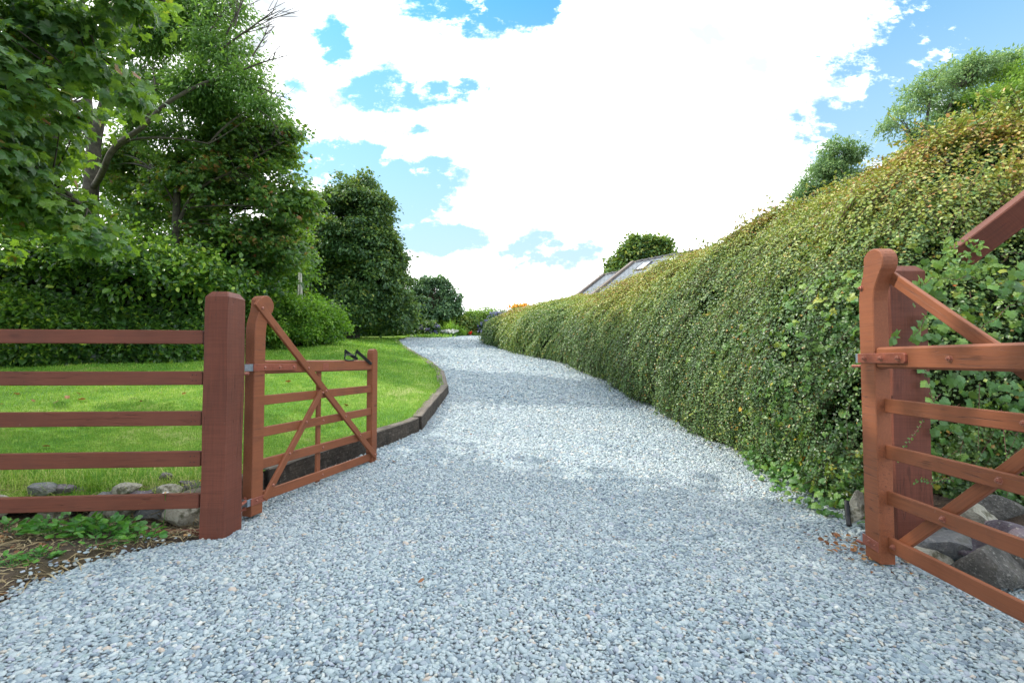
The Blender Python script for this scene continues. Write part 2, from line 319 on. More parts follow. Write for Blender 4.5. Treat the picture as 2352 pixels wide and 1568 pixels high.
def gravelmat():
    m, t, b, out = newmat('slate pebbles'); oi = t.new('ShaderNodeObjectInfo'); tc = t.new('ShaderNodeTexCoord'); r = oi.outputs['Random']
    c = t.ramp(r, [(0, (.14, .19, .25)), (.12, (.22, .29, .35)), (.35, (.31, .39, .44)), (.55, (.37, .45, .49)), (.74, (.44, .51, .54)), (.83, (.30, .33, .43)), (.88, (.25, .34, .35)), (.94, (.54, .59, .60)), (.975, (.50, .50, .46)), (.992, (.46, .38, .32)), (1, (.66, .68, .66))])
    n = t.noise(tc.outputs['Object'], 1.5, 4, .6); c = t.mix(t.mapr(n, .3, .7, 0, .35), c, t.mix(1.0, c, (.55, .58, .62, 1), 'MULTIPLY'))
    # broad tonal drift of the spread gravel, where wheels have moved it
    geo = t.new('ShaderNodeNewGeometry'); dr = t.noise(geo.outputs['Position'], .8, 3, .5); c = t.mix(1.0, c, (1.05, 1.04, 1.0, 1), 'MULTIPLY'); c = t.mix(t.mapr(dr, .35, .65, 0, .16), c, (.50, .51, .50))
    t.l.new(c, b.inputs['Base Color']); b.inputs['Roughness'].default_value = .62; b.inputs['Specular IOR Level'].default_value = .4; bump(t, b, n, .15, .1); return m
M['gravel'] = gravelmat()
def drivemat():
    m, t, b, out = newmat('packed gravel'); geo = t.new('ShaderNodeNewGeometry'); v = geo.outputs['Position']
    vo = t.new('ShaderNodeTexVoronoi'); t.l.new(v, vo.inputs['Vector']); vo.inputs['Scale'].default_value = 42
    sp = t.new('ShaderNodeSeparateXYZ'); t.l.new(vo.outputs['Color'], sp.inputs[0])
    c = t.ramp(sp.outputs[0], [(0, (.12, .15, .18)), (.5, (.27, .31, .34)), (1, (.46, .50, .52))]); e = t.mapr(vo.outputs['Distance'], .2, .75, 1, .35)
    c = t.mix(1.0, c, e, 'MULTIPLY'); t.l.new(c, b.inputs['Base Color']); b.inputs['Roughness'].default_value = .8
    h = t.m('MULTIPLY', vo.outputs['Distance'], -1.0); bump(t, b, h, .8, .01); return m
M['drive'] = drivemat()
def soilmat():
    m, t, b, out = newmat('dry soil'); geo = t.new('ShaderNodeNewGeometry'); v = geo.outputs['Position']
    n = t.noise(v, 9, 8, .7); n2 = t.noise(v, 70, 4, .7); n3 = t.noise(v, 2.5, 3)
    c = t.mix(t.mapr(n, .35, .65), (.045, .030, .021), (.13, .09, .062)); c = t.mix(t.mapr(n2, .58, .7, 0, .7), c, (.24, .19, .14)); c = t.mix(t.mapr(n3, .52, .66, 0, .6), c, (.075, .062, .022))
    t.l.new(c, b.inputs['Base Color']); b.inputs['Roughness'].default_value = .95; bump(t, b, t.m('ADD', n, n2), .9, .03); return m
M['soil'] = soilmat()
def lawnmat():
    m, t, b, out = newmat('lawn turf'); geo = t.new('ShaderNodeNewGeometry'); v = geo.outputs['Position']
    n = t.noise(v, .75, 3, .5); n2 = t.noise(v, 30, 5, .7); n3 = t.noise(v, 5, 4, .6)
    f = t.m('ADD', n, t.m('MULTIPLY', t.m('SUBTRACT', n3, .5), .5))
    c = t.ramp(f, [(.25, (.055, .17, .02)), (.46, (.13, .30, .03)), (.60, (.27, .42, .06)), (.74, (.48, .50, .20))])
    c = t.mix(t.mapr(n2, .3, .7), t.mix(1.0, c, (.5, .5, .5, 1), 'MULTIPLY'), c); t.l.new(c, b.inputs['Base Color']); b.inputs['Roughness'].default_value = .85; b.inputs['Specular IOR Level'].default_value = .2
    bump(t, b, n2, .8, .03); return m
M['lawn'] = lawnmat()

# ------------------------------------------------------------------ terrain
def _prof(pts, sm=.5):
    xs = np.arange(-60, 120, .05); a = np.interp(xs, [p[0] for p in pts], [p[1] for p in pts]); k = int(sm/.05)*2+1
    w = np.hanning(k+2)[1:-1]; w /= w.sum(); ap = np.pad(a, k//2, mode='edge'); b = np.convolve(ap, w, 'valid'); return lambda y: np.interp(y, xs, b)
ZD = _prof([(-60, 0), (3.9, 0), (5, .07), (6.8, .20), (8, .37), (9.3, .55), (11.4, .86), (14, 1.21), (16, 1.46), (18, 1.73), (20, 1.98), (23, 2.32), (26, 2.45), (40, 2.5), (120, 0)], .8)
LA = _prof([(-60, .0), (3.5, .02), (3.7, .13), (4.0, .30), (9, 1.05), (10.5, 1.18), (15, 1.72), (20, 2.10), (24, 2.38), (40, 2.5), (120, 0)], .15)
KP = [(-2.42, 3.55), (-2.15, 4.35), (-1.27, 6.8), (-1.22, 9.3), (-1.6, 11.4), (-2.2, 13.2), (-2.88, 14.8), (-3.88, 17.5), (-4.7, 20.0)]
KX = lambda Y: np.interp(Y, [p[1] for p in KP], [p[0] for p in KP])
KH = lambda Y: np.interp(Y, [3, 9.2, 9.45, 11.3, 13.1, 20], [.2, .19, .105, .095, .075, .06])
def sstep(a, b, x): t = np.clip((x-a)/(b-a), 0, 1); return t*t*(3-2*t)
def zlawn(X, Y):
    d = KX(Y)-X; near = ZD(Y)+KH(Y)-.012; k = sstep(0, 3.2, d)*1.0
    return near*(1-k)+LA(Y)*k+.012*np.sin(X*2.1+Y*1.3)*sstep(.2, 1, d)
XLP = [(-60, -12), (-4, -9), (0, -4.2), (2.2, -2.42), (2.55, -2.50), (2.87, -2.47), (3.1, -2.30), (3.3, -2.02), (3.6, -2.15), (3.9, -2.28), (4.35, -2.12)]+[(y, x-.02) for x, y in KP[2:]]
XL = lambda Y: np.interp(Y, [p[0] for p in XLP], [p[1] for p in XLP])
HB = [(8.0, 3.15), (4.6, 3.12), (3.35, 3.2), (2.85, 3.42), (2.62, 4.0), (2.68, 5.1), (2.59, 6.2), (2.34, 8), (2.02, 10), (1.45, 13), (.335, 15.5), (-.75, 18.3), (-.95, 19.1), (-.45, 19.9), (.6, 20.2)]
hby = [p[1] for p in HB[3:12]]; hbx = [p[0] for p in HB[3:12]]
def XR(Y): 
    Y = np.asarray(Y, float); return np.where(Y < 3.3, 9.0, np.where(Y > 18.8, 8.0, np.interp(Y, hby, hbx)+.9))
def sheet(name, rows, nx, zf, mat, jit=0.0):
    V = []; 
    for Y, a, b_ in rows:
        x = np.linspace(a, b_, nx); V.append(np.column_stack([x, np.full(nx, Y), zf(x, np.full(nx, Y))]))
    V = np.concatenate(V); n = len(rows); i = np.arange(n-1)[:, None]*nx; j = np.arange(nx-1)[None]
    f = np.stack([i+j, i+j+1, i+nx+j+1, i+nx+j], -1).reshape(-1, 4); a = Acc(); a.add(V, f); o = a.build(name, mat, smooth=True); return o
rut = lambda X, Y: -.012*np.exp(-((X-.9+.05*Y)/.45)**2)-.012*np.exp(-((X+.7-.01*Y)/.45)**2)+.006*np.sin(X*5+Y*3)*np.sin(Y*4.1-X)
zdrive = lambda X, Y: ZD(Y)+rut(X, Y)*sstep(1, 3, Y)
ys = np.concatenate([np.arange(-40, 0, 2), np.arange(0, 12, .12), np.arange(12, 24.2, .3)])
tag(sheet('driveway', [(y, float(XL(y)), float(XR(y))) for y in ys], 60, zdrive, M['drive']), kind='structure')
ys = np.concatenate([np.arange(3.5, 12, .1), np.arange(12, 25, .3)])
tag(sheet('lawn', [(y, -22.0, float(KX(y))-.05) for y in ys], 150, zlawn, M['lawn']), kind='structure')
def zg(X, Y):
    base = np.where(X < KX(Y)-.1, np.minimum(LA(Y), ZD(Y)+.05), ZD(Y))-.06
    verge = sstep(4.2, 3.3, Y)*sstep(-.04, .12, XL(Y)-X); return base+verge*.085
gx = np.concatenate([-np.geomspace(600, 8, 20), np.arange(-7.8, 8, .1), np.geomspace(8, 600, 20)]); gy = np.concatenate([-np.geomspace(400, 2, 14), np.arange(-1.8, 5, .1), np.arange(5, 30, .3), np.geomspace(30.5, 900, 22)])
GX, GY = np.meshgrid(gx, gy); vv = np.column_stack([GX.ravel(), GY.ravel(), zg(GX.ravel(), GY.ravel())]); vv[:, 2] += .012*sn(vv, 5, 3)*(np.abs(vv[:, 0]) < 8)
nx = len(gx); i = np.arange(len(gy)-1)[:, None]*nx; j = np.arange(nx-1)[None]
ga = Acc(); ga.add(vv, np.stack([i+j, i+j+1, i+nx+j+1, i+nx+j], -1).reshape(-1, 4)); tag(ga.build('ground', M['soil'], smooth=True), kind='structure')

# ------------------------------------------------------------------ loose gravel (stuff)
def gravel():
    rng = np.random.default_rng(5); pts = []; scl = []
    for y0, y1, sp, s in [(1.2, 3.2, .0148, .0108), (3.2, 5.2, .0165, .0117), (5.2, 8, .021, .0145), (8, 12, .029, .0185), (12, 16.5, .040, .025), (16.5, 23.6, .052, .031)]:
        for yy in np.arange(y0, y1, sp):
            hw = yy*1.16+.3; x0 = max(-hw, float(XL(yy))-.02-.05*rng.random()); x1 = min(hw, float(XR(yy)))
            if yy > 3.3: x1 = min(x1, float(XR(yy))-.55)
            x = np.arange(x0, x1, sp); n = len(x)
            if n == 0: continue
            p = np.column_stack([x+rng.uniform(-.5, .5, n)*sp, yy+rng.uniform(-.5, .5, n)*sp, np.zeros(n)]); pts.append(p); scl.append(s*rng.lognormal(0, .27, n))
    # stray stones past the edge
    n = 260; yy = rng.uniform(1.8, 3.3, n); x = XL(yy)-rng.exponential(.07, n); pts.append(np.column_stack([x, yy, np.full(n, .0)])); scl.append(.011*rng.lognormal(0, .25, n))
    p = np.concatenate(pts); s = np.concatenate(scl); p[:, 2] = zdrive(p[:, 0], p[:, 1])+s*.12+.004*rng.random(len(p)); out = p[:, 0] < XL(p[:, 1])-.03; p[out, 2] = zg(p[out, 0], p[out, 1])+.012
    n = len(p); rot = np.column_stack([rng.normal(0, .27, n), rng.normal(0, .27, n), rng.uniform(0, 6.28, n)])
    me = bpy.data.meshes.new('gravel'); me.vertices.add(n); me.vertices.foreach_set('co', p.astype(np.float32).ravel())
    a = me.attributes.new('rot', 'FLOAT_VECTOR', 'POINT'); a.data.foreach_set('vector', rot.astype(np.float32).ravel())
    a = me.attributes.new('scl', 'FLOAT', 'POINT'); a.data.foreach_set('value', s.astype(np.float32))
    a = me.attributes.new('vi', 'INT', 'POINT'); a.data.foreach_set('value', rng.integers(0, 6, n).astype(np.int32))
    o = bpy.data.objects.new('gravel', me); COL.objects.link(o); me.materials.append(M['gravel']); tag(o, kind='stuff')
    ng = bpy.data.node_groups.new('gravel_spread', 'GeometryNodeTree'); ng.interface.new_socket('Geometry', in_out='INPUT', socket_type='NodeSocketGeometry'); ng.interface.new_socket('Geometry', in_out='OUTPUT', socket_type='NodeSocketGeometry')
    N = ng.nodes; L = ng.links; gi = N.new('NodeGroupInput'); go = N.new('NodeGroupOutput')
    g2i = N.new('GeometryNodeGeometryToInstance')
    dims = [(1, .78, .5), (1.15, .7, .42), (.95, .85, .6), (1.25, .62, .45), (.9, .8, .38), (1.05, .6, .55)]
    for k, d in enumerate(dims):
        ico = N.new('GeometryNodeMeshIcoSphere'); ico.inputs['Subdivisions'].default_value = 2; ico.inputs['Radius'].default_value = 1
        sp = N.new('GeometryNodeSetPosition'); nz = N.new('ShaderNodeTexNoise'); pos = N.new('GeometryNodeInputPosition'); ad = N.new('ShaderNodeVectorMath'); ad.inputs[1].default_value = (k*7.3, k*3.1, k*1.7)
        L.new(pos.outputs[0], ad.inputs[0]); L.new(ad.outputs[0], nz.inputs['Vector']); nz.inputs['Scale'].default_value = .9; nz.inputs['Detail'].default_value = 1.5
        sb = N.new('ShaderNodeVectorMath'); sb.operation = 'SUBTRACT'; sb.inputs[1].default_value = (.5, .5, .5); L.new(nz.outputs['Color'], sb.inputs[0])
        ml = N.new('ShaderNodeVectorMath'); ml.operation = 'SCALE'; ml.inputs['Scale'].default_value = 1.15; L.new(sb.outputs[0], ml.inputs[0]); L.new(ml.outputs[0], sp.inputs['Offset']); L.new(ico.outputs[0], sp.inputs[0])
        tr = N.new('GeometryNodeTransform'); tr.inputs['Scale'].default_value = d; L.new(sp.outputs[0], tr.inputs[0])
        ss = N.new('GeometryNodeSetShadeSmooth'); L.new(tr.outputs[0], ss.inputs[0]); sm = N.new('GeometryNodeSetMaterial'); sm.inputs['Material'].default_value = M['gravel']; L.new(ss.outputs[0], sm.inputs[0]); L.new(sm.outputs[0], g2i.inputs[0])
    def attr(nm, ty):
        a = N.new('GeometryNodeInputNamedAttribute'); a.data_type = ty; a.inputs['Name'].default_value = nm; return a.outputs[0]
    ip = N.new('GeometryNodeInstanceOnPoints'); L.new(gi.outputs[0], ip.inputs['Points']); L.new(g2i.outputs[0], ip.inputs['Instance']); ip.inputs['Pick Instance'].default_value = True
    L.new(attr('vi', 'INT'), ip.inputs['Instance Index']); er = N.new('FunctionNodeEulerToRotation'); L.new(attr('rot', 'FLOAT_VECTOR'), er.inputs[0]); L.new(er.outputs[0], ip.inputs['Rotation']); L.new(attr('scl', 'FLOAT'), ip.inputs['Scale'])
    L.new(ip.outputs[0], go.inputs[0]); md = o.modifiers.new('spread', 'NODES'); md.node_group = ng
    print('gravel stones', n)
gravel()

# ------------------------------------------------------------------ grass blades, straw, litter (stuff)
def blades(name, mat, pts, h, w, lean, tint, bend=.35, seed=1):
    rng = np.random.default_rng(seed); n = len(pts); az = rng.uniform(0, 6.28, n); d = np.column_stack([np.cos(az), np.sin(az), np.zeros(n)]); side = np.column_stack([-np.sin(az), np.cos(az), np.zeros(n)])
    up = np.array([0, 0, 1.]); h = np.broadcast_to(h, (n,)); w = np.broadcast_to(w, (n,)); l = rng.uniform(0, lean, n)
    m = pts+up*h[:, None]*.55+d*(h*l*.4)[:, None]; t_ = pts+up*(h*(1-bend*l))[:, None]+d*(h*l*1.1)[:, None]
    V = np.stack([pts-side*w[:, None]/2, pts+side*w[:, None]/2, m+side*w[:, None]*.4, t_, m-side*w[:, None]*.4], 1)
    a = Acc(); b_ = np.arange(n)[:, None]*5; a.add(V.reshape(-1, 3), [b_+np.array([[0, 1, 2, 4]]), b_+np.array([[4, 2, 3]])], np.repeat(np.broadcast_to(tint, (n,)), 5)); return a.build(name, mat)
def grass():
    rng = np.random.default_rng(8); A = []; H = []; Wd = []
    for y0, y1, dn, h, w in [(3.85, 6, 5200, .030, .0032), (6, 9, 3200, .034, .0045), (9, 14, 1300, .042, .008), (14, 21, 520, .055, .014)]:
        n = int(dn*(y1-y0)*9); y = rng.uniform(y0, y1, n); x = KX(y)-.09-rng.uniform(0, 1, n)*9.0
        ok = (x > -y*1.1-.3); x, y = x[ok], y[ok]; A.append(np.column_stack([x, y, zlawn(x, y)-.004])); H.append(h*rng.lognormal(0, .3, len(x))); Wd.append(np.full(len(x), w))
    p = np.concatenate(A); h = np.concatenate(H); e = np.abs(p[:, 0]-(KX(p[:, 1])-.1)) < .16; h[e] *= rng.uniform(1, 1.9, e.sum())
    f = p[:, 1] < 4.15; h[f] *= rng.uniform(1, 2.6, f.sum())
    tint = np.clip(.42+.16*rng.normal(size=len(p)), 0, 1); o = blades('grass', M['grass'], p, h, np.concatenate(Wd), 1.1, tint); tag(o, kind='stuff')
    # taller ragged grass and straw along the fence foot
    n = 7000; x = rng.uniform(-4.4, -2.2, n); y = 3.66+np.abs(rng.normal(0, .17, n)); o = blades('rough_grass', M['grass'], np.column_stack([x, y, LA(y)-.01]), .05*rng.lognormal(0, .5, n), .004, 1.8, np.clip(.74+.24*rng.normal(size=n), 0, 1), seed=4); tag(o, kind='stuff')
    n = 6200; y = rng.uniform(1.9, 3.85, n); x = XL(y)-.02-rng.uniform(0, 1, n)**1.3*2.2; z = np.where(y > 3.52, LA(y), zg(x, y))+.008
    az = rng.uniform(0, 6.28, n); a = Acc(); L_ = rng.uniform(.03, .16, n); d = np.column_stack([np.cos(az), np.sin(az), rng.normal(0, .12, n)]); p0 = np.column_stack([x, y, z])
    leaves(a, 'narrow', p0, d, np.column_stack([rng.normal(0, .4, n), rng.normal(0, .4, n), np.ones(n)]), L_, rng.random(n), .22); tag(a.build('dry_straw', M['straw']), kind='stuff')
    a = Acc(); n = 420; y = np.concatenate([rng.uniform(1.9, 3.5, 300), rng.normal(3.05, .14, 120)]); x = np.concatenate([XL(y[:300])-rng.uniform(0, 1.6, 300), rng.normal(2.15, .12, 120)])
    z = np.where(x < 0, zg(x, y)+.01, .022); leaves(a, 'oval', np.column_stack([x, y, z]), rng.normal(size=(n, 3))*[1, 1, .15], np.column_stack([rng.normal(0, .5, n), rng.normal(0, .5, n), np.ones(n)]), rng.uniform(.012, .045, n), rng.random(n)); tag(a.build('leaf_litter', M['litter']), kind='stuff')
grass()

# ------------------------------------------------------------------ gates, posts, fence
def gate(name, org, d, L, tops, hts, bots, k, outside, label, latch=False, eu=.83):
    ang = math.atan2(d[1], d[0]); g = empty(name, org, ang); tag(g, label, 'gate', 'five bar timber gates standing open')
    T = .09; yy = (lambda w: w) if outside < 0 else (lambda w: T-w)      # w measured from the outside face
    Y = lambda w0, w1: ((yy(w0)+yy(w1))/2, abs(w1-w0)); vis = 0.0        # visible face is y=0
    kn = [(.115*k+.078*k*math.cos(a), (1.622+.078*math.sin(a))*k) for a in [R(x) for x in range(150, -51, -15)]]
    out = [(0, bots[0]), (0, 1.43*k), (.006*k, 1.475*k), (.020*k, 1.52*k), (.036*k, 1.565*k), (.045*k, 1.61*k)]+kn+[(.140*k, 1.515*k), (.122*k, 1.475*k), (.113*k, 1.42*k), (.112*k, 1.35*k), (.112*k, bots[0])]
    prism('hanging_stile', out, 0, T, M['wood'], g, .005)
    def rail(nm, u0, u1, top, h, w0, w1, b=.004, h1=None):
        yc, t = Y(w0, w1); return beam(nm, (u0, yc, top-h/2), (u1, yc, top-(h1 or h)/2), h, t, M['wood'], g, b, wob=.0008, seed=int(top*100))
    s0 = .112*k
    rail('top_rail', s0-.004, L-.02, tops[0], hts[0], .012, .082, .012)
    for i in range(1, 5): rail('rail', s0-.03, L-.03, tops[i], hts[i], .014, .040)
    # shutting stile with rounded head
    hw = .05*k; st = [(L-2*hw, bots[1]), (L-2*hw, 1.275*k), (L-1.75*hw, 1.305*k), (L-hw, 1.32*k), (L-.25*hw, 1.305*k), (L, 1.275*k), (L, bots[1])]
    if k > 1.0: st = [(u, z if z == bots[1] else z*1.0) for u, z in st]
    prism('shutting_stile', st, .0 if outside < 0 else .015, .075 if outside < 0 else T, M['wood'], g, .005)
    yc, t = Y(.042, .068); beam('centre_upright', (eu, yc, bots[2]), (eu, yc, tops[0]-.03), .05, t, M['wood'], g)
    yc, t = Y(-.014, .0125)
    zt = 1.64*k; zb = tops[4]-hts[4]*.55
    beam('brace', (.005, yc, zt), (L-.03, yc, zb), .062*k, t, M['wood'], g, yaxis=(0, 1, 0))
    zc = zt+(zb-zt)*(eu-.03)/(L-.035); yc2, t2 = Y(-.0135, .0118)
    beam('brace', (s0+.01, yc2, tops[4]-hts[4]*.8), (eu-.035, yc2, zc-.035), .058*k, t2, M['wood'], g)
    f = -1 if True else 1
    def bo(u, z, off=0.0, r=.0115):
        bolt(g, (u, vis-off if outside < 0 else vis+off, z), (0, -1, 0), r*k, M['bolt'], 'bolt', hexa=outside > 0)
    if outside < 0:
        fr = .0142
        for u in (.055, .60, .85, 1.16, 1.42, L-.06):
            bo(u, zt+(zb-zt)*(u-.005)/(L-.035), fr)
        for u in (.20, .38, .58): bo(u, (tops[4]-hts[4]*.8)+(zc-.035-tops[4]+hts[4]*.8)*(u-s0-.01)/(eu-.035-s0-.01), fr)
        for i in (2, 3, 4): bo(eu+.02, tops[i]-hts[i]*.5, -.014)
        bo(eu-.03, zc-.05, fr)
    else:
        for i, u in ((1, .92), (2, .80), (3, .50), (4, .16)): bo(u, tops[i]-hts[i]*.5, T-.040)
        bo(.62, tops[0]-hts[0]*.55, T-.082); bo(.03, 1.5*k, 0)
        bo(s0+.035, tops[4]-.045, T-.04, .008)
    # ironwork
    su = .46 if outside < 0 else .33*k; zc_ = tops[0]-hts[0]*.52; hh = .052*k
    sp = empty
    s_ = prism('hinge_strap', [(-.012, zc_-hh/2), (-.012, zc_+hh/2), (su-.012, zc_+hh/2), (su, zc_+hh/3), (su, zc_-hh/3), (su-.012, zc_-hh/2)], -.0065, (.011 if outside > 0 else .011), M['paintmetal'], g, .0015)
    for u in ((.10, .26, .42) if outside < 0 else (.05*k, .17*k, .29*k)):
        bolt(s_, (u, -.0065, zc_), (0, -1, 0), .0115*k, M['bolt'], 'bolt', hexa=outside > 0)
    zl = tops[4]-hts[4]*.5-.01
    s2 = prism('hinge_strap', [(-.012, zl-hh/2), (-.012, zl+hh/2), (s0+(.02 if outside < 0 else -.004), zl+hh/2-(.0 if outside < 0 else .01)), (s0+(.02 if outside < 0 else -.004), zl-hh/2-(.0 if outside < 0 else .01))], -.0065, -.0008, M['paintmetal'], g, .0015)
    bolt(s2, (.045*k, -.0065, zl), (0, -1, 0), .009*k, M['bolt'], 'bolt', hexa=outside > 0); bolt(s2, (.09*k, -.0065, zl-.005), (0, -1, 0), .006*k, M['bolt'], 'bolt', hexa=outside > 0)
    for z in (zc_, zl):
        a = Acc()
        for w in (.0, ): rbox(a, -.035, .004, .0, .004, z-hh/2, z+hh/2, .001)
        rbox(a, -.040, -.034, .0, T*.6, z-hh/2, z+hh/2, .001); a.build('hinge_band', M['galv'], g)
        h = Acc(); tube(h, [(-.028, .035, z-hh/2-.03), (-.028, .035, z+hh/2+.012)], .010, 10); tube(h, [(-.028, .035, z-hh/2-.018), (-.06, .03, z-hh/2-.02), (-.10, .02, z-hh/2-.02)], .009, 8); h.build('hinge_pin', M['paintmetal'], g, smooth=True)
    if latch:
        la = Acc(); zt_ = tops[0]
        def bar(p, q, h=.034, t=.007, y=0.0):
            p = Vector(p); q = Vector(q); x = (q-p).normalized(); yv = Vector((0, 1, 0)); z = x.cross(yv); b_ = Acc(); rbox(b_, 0, (q-p).length, -t/2+y, t/2+y, -h/2, h/2, .001)
            V = b_.v[0]; V = np.array([list(p+x*c[0]+yv*c[1]+z*c[2]) for c in V]); la.add(V, [a_ for a_ in b_.f])
        def uz(zx, zy):      # the latch as it sits on the rail
            X = (750+zx/4.48)*.98; Yp = (750+zy/4.48)*.98; r_ = ray(X, Yp); o3 = Vector(org); dd = Vector((d[0], d[1], 0)); t_ = 0
            A_ = np.array([[r_[0], -d[0]], [1.0, -d[1]]]); sol = np.linalg.solve(A_, [org[0], org[1]]); return sol[1], EYE[2]+r_[2]*sol[0]-org[2]
        q = lambda a_, b_, y=.0: (lambda w: (w[0], y, w[1]))(uz(a_, b_))
        bar(q(382, 322, .0), q(536, 458, .0)); bar(q(383, 325, .004), q(378, 385, .004), .018); bar(q(288, 322, .03), q(420, 412, .03)); bar(q(289, 325, .026), q(288, 385, .026), .018)
        cx, cz = uz(325, 394); ra = (uz(380, 394)[0]-uz(270, 394)[0])/2; rb = .028; th = np.linspace(0, 2*math.pi, 25)
        tube(la, [(cx+ra*math.copysign(abs(math.cos(a_))**.7, math.cos(a_)), .012, cz+rb*math.copysign(abs(math.sin(a_))**.7, math.sin(a_))) for a_ in th], .0065, 6)
        lo = la.build('gate_latch', M['black'], g); bolt(lo, q(532, 455, -.004), (0, -1, 0), .012, M['black'], 'bolt')
        rbx = Acc(); rbox(rbx, eu-.0, eu+.085, .0105, .0125, tops[0]-.095, tops[0]-.03, .001); rbx.build('patch_plate', M['paintmetal'], g)
    return g
dl = np.array([.2575, .966]); dl /= np.linalg.norm(dl)
gate('field_gate', (-1.943, 3.65, 0), dl, 1.77, [1.197, .924, .679, .434, .188], [.108, .075, .075, .075, .078], [.03, .02, .085], 1.0, -1,
     'complete reddish brown timber five bar gate with black latch standing open beside the lawn', True)
dr = np.array([-.03, -1.0]); dr /= np.linalg.norm(dr)
gate('field_gate', (2.13, 2.96, 0), dr, 2.35, [1.273, .974, .706, .44, .176], [.123, .08, .078, .078, .085], [.02, .02, .085], 1.09, 1,
     'orange brown timber five bar gate cut off by the frame before the hedge', False, 1.12)

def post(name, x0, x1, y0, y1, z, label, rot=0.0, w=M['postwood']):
    g = empty(name, ((x0+x1)/2, (y0+y1)/2, 0), rot); tag(g, label, 'gatepost', 'square timber gateposts')
    hw, hd = (x1-x0)/2, (y1-y0)/2; bm = bmesh.new(); n = 22; rings = []
    for i in range(n+1):
        zz = -.15+(z-.045+.15)*i/n; rings.append([bm.verts.new((sx*hw+.0025*math.sin(zz*7+sx), sy*hd+.0025*math.sin(zz*5+sy*2), zz)) for sx, sy in ((-1, -1), (1, -1), (1, 1), (-1, 1))])
    rings.append([bm.verts.new((sx*hw*.72, sy*hd*.72, z-.008)) for sx, sy in ((-1, -1), (1, -1), (1, 1), (-1, 1))]); rings.append([bm.verts.new((sx*hw*.2, sy*hd*.2, z)) for sx, sy in ((-1, -1), (1, -1), (1, 1), (-1, 1))])
    for a, b_ in zip(rings, rings[1:]):
        for i in range(4): bm.faces.new((a[i], a[(i+1) % 4], b_[(i+1) % 4], b_[i]))
    bm.faces.new(rings[-1]); ed = [e for e in bm.edges if abs(e.verts[0].co.z-e.verts[1].co.z) > .02]
    bmesh.ops.bevel(bm, geom=ed, offset=.006, segments=1, affect='EDGES')
    # the mesh's x axis runs up the post so that the grain does
    for v in bm.verts: v.co = Vector((v.co.z, v.co.x, v.co.y))
    bmesh.ops.recalc_face_normals(bm, faces=bm.faces)
    me = bpy.data.meshes.new('post_shaft'); bm.to_mesh(me); bm.free(); me.materials.append(w); o = bpy.data.objects.new('post_shaft', me); COL.objects.link(o); o.parent = g
    o.matrix_local = Matrix(((0, 1, 0, 0), (0, 0, 1, 0), (1, 0, 0, 0), (0, 0, 0, 1)))
    return g
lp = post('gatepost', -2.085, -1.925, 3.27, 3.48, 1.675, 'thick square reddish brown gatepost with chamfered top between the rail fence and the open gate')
for z in (1.10, .165):
    h = Acc(); tube(h, [(.065, .10, z), (.065, .145, z), (.055, .20, z)], .012, 8); h.build('hinge_hook', M['paintmetal'], lp, smooth=True)
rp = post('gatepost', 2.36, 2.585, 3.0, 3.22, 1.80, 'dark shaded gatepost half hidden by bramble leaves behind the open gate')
bm_ = empty('timber_beam', (2.62, 3.08, 1.80)); tag(bm_, 'dark reddish sloping timber beam rising out of the hedge above the cut off gate', 'beam')
p0 = P(2205, 590, 3.0); p1 = P(2420, 428, 2.75); d_ = p1-p0; p1 = p0+d_*2.0
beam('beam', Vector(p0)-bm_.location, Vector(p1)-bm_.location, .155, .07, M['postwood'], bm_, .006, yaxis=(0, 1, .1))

fe = empty('rail_fence', (-2.14, 3.36, 0)); tag(fe, 'reddish brown horizontal rail fence running left from the gatepost in front of the lawn', 'fence')
for i, (t_, b__) in enumerate([(1.404, 1.31), (1.124, 1.03), (.848, .75), (.573, .47), (.288, .19)]):
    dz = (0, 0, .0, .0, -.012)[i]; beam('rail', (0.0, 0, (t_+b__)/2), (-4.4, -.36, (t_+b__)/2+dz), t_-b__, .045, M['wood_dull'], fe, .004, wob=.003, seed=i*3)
    for kx in (-.035, -.06):
        for kz in (.02, -.02): bolt(fe, (kx, -.0235+kx*.08, (t_+b__)/2+kz), (0, -1, 0), .0035, M['black'], 'nail')
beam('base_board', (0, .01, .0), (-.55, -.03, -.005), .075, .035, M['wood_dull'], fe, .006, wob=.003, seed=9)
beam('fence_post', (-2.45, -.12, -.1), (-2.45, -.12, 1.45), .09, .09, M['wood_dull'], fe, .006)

# ------------------------------------------------------------------ sleepers along the lawn
def sleeper(p, q, h, w, label, mat=M['sleeper'], group='old sleepers edging the lawn', name='railway_sleeper', cat='sleeper', seed=0, over=0.0):
    p = np.array(p, float); q = np.array(q, float); z0, z1 = ZD(p[1]), ZD(q[1]); L = math.dist(p, q); g = Vector(((q-p)/L).tolist()+[(z1-z0)/L]).normalized(); n = Vector((g.y, -g.x, 0)).normalized()
    a = Acc(); rbox(a, 0.004, L*math.sqrt(1+((z1-z0)/L)**2)-.004, 0, w, -.12, h, .012, int(L/.12)+2, .009, .5, seed)
    V = a.v[0]; V[:, 2] += .008*sn(V, 9, seed)*(V[:, 2] > h-.03)
    o = a.build(name, mat); y = Vector(n); z = g.cross(-y) if g.cross(-y).z > 0 else g.cross(y)
    m = Matrix((g, z.cross(g), z)).transposed().to_4x4(); m.translation = (p[0], p[1], z0); o.matrix_world = m
    tag(o, label, cat, group); return o
def kpt(Y): return (float(KX(Y)), Y)
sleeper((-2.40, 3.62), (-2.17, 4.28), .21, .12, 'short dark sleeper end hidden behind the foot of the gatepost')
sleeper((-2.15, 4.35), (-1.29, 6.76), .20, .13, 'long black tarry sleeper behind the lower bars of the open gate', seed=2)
sleeper((-1.26, 6.83), (-1.215, 9.28), .19, .15, 'weathered sleeper with pale top continuing past the end of the gate to the kerb bend', seed=3)
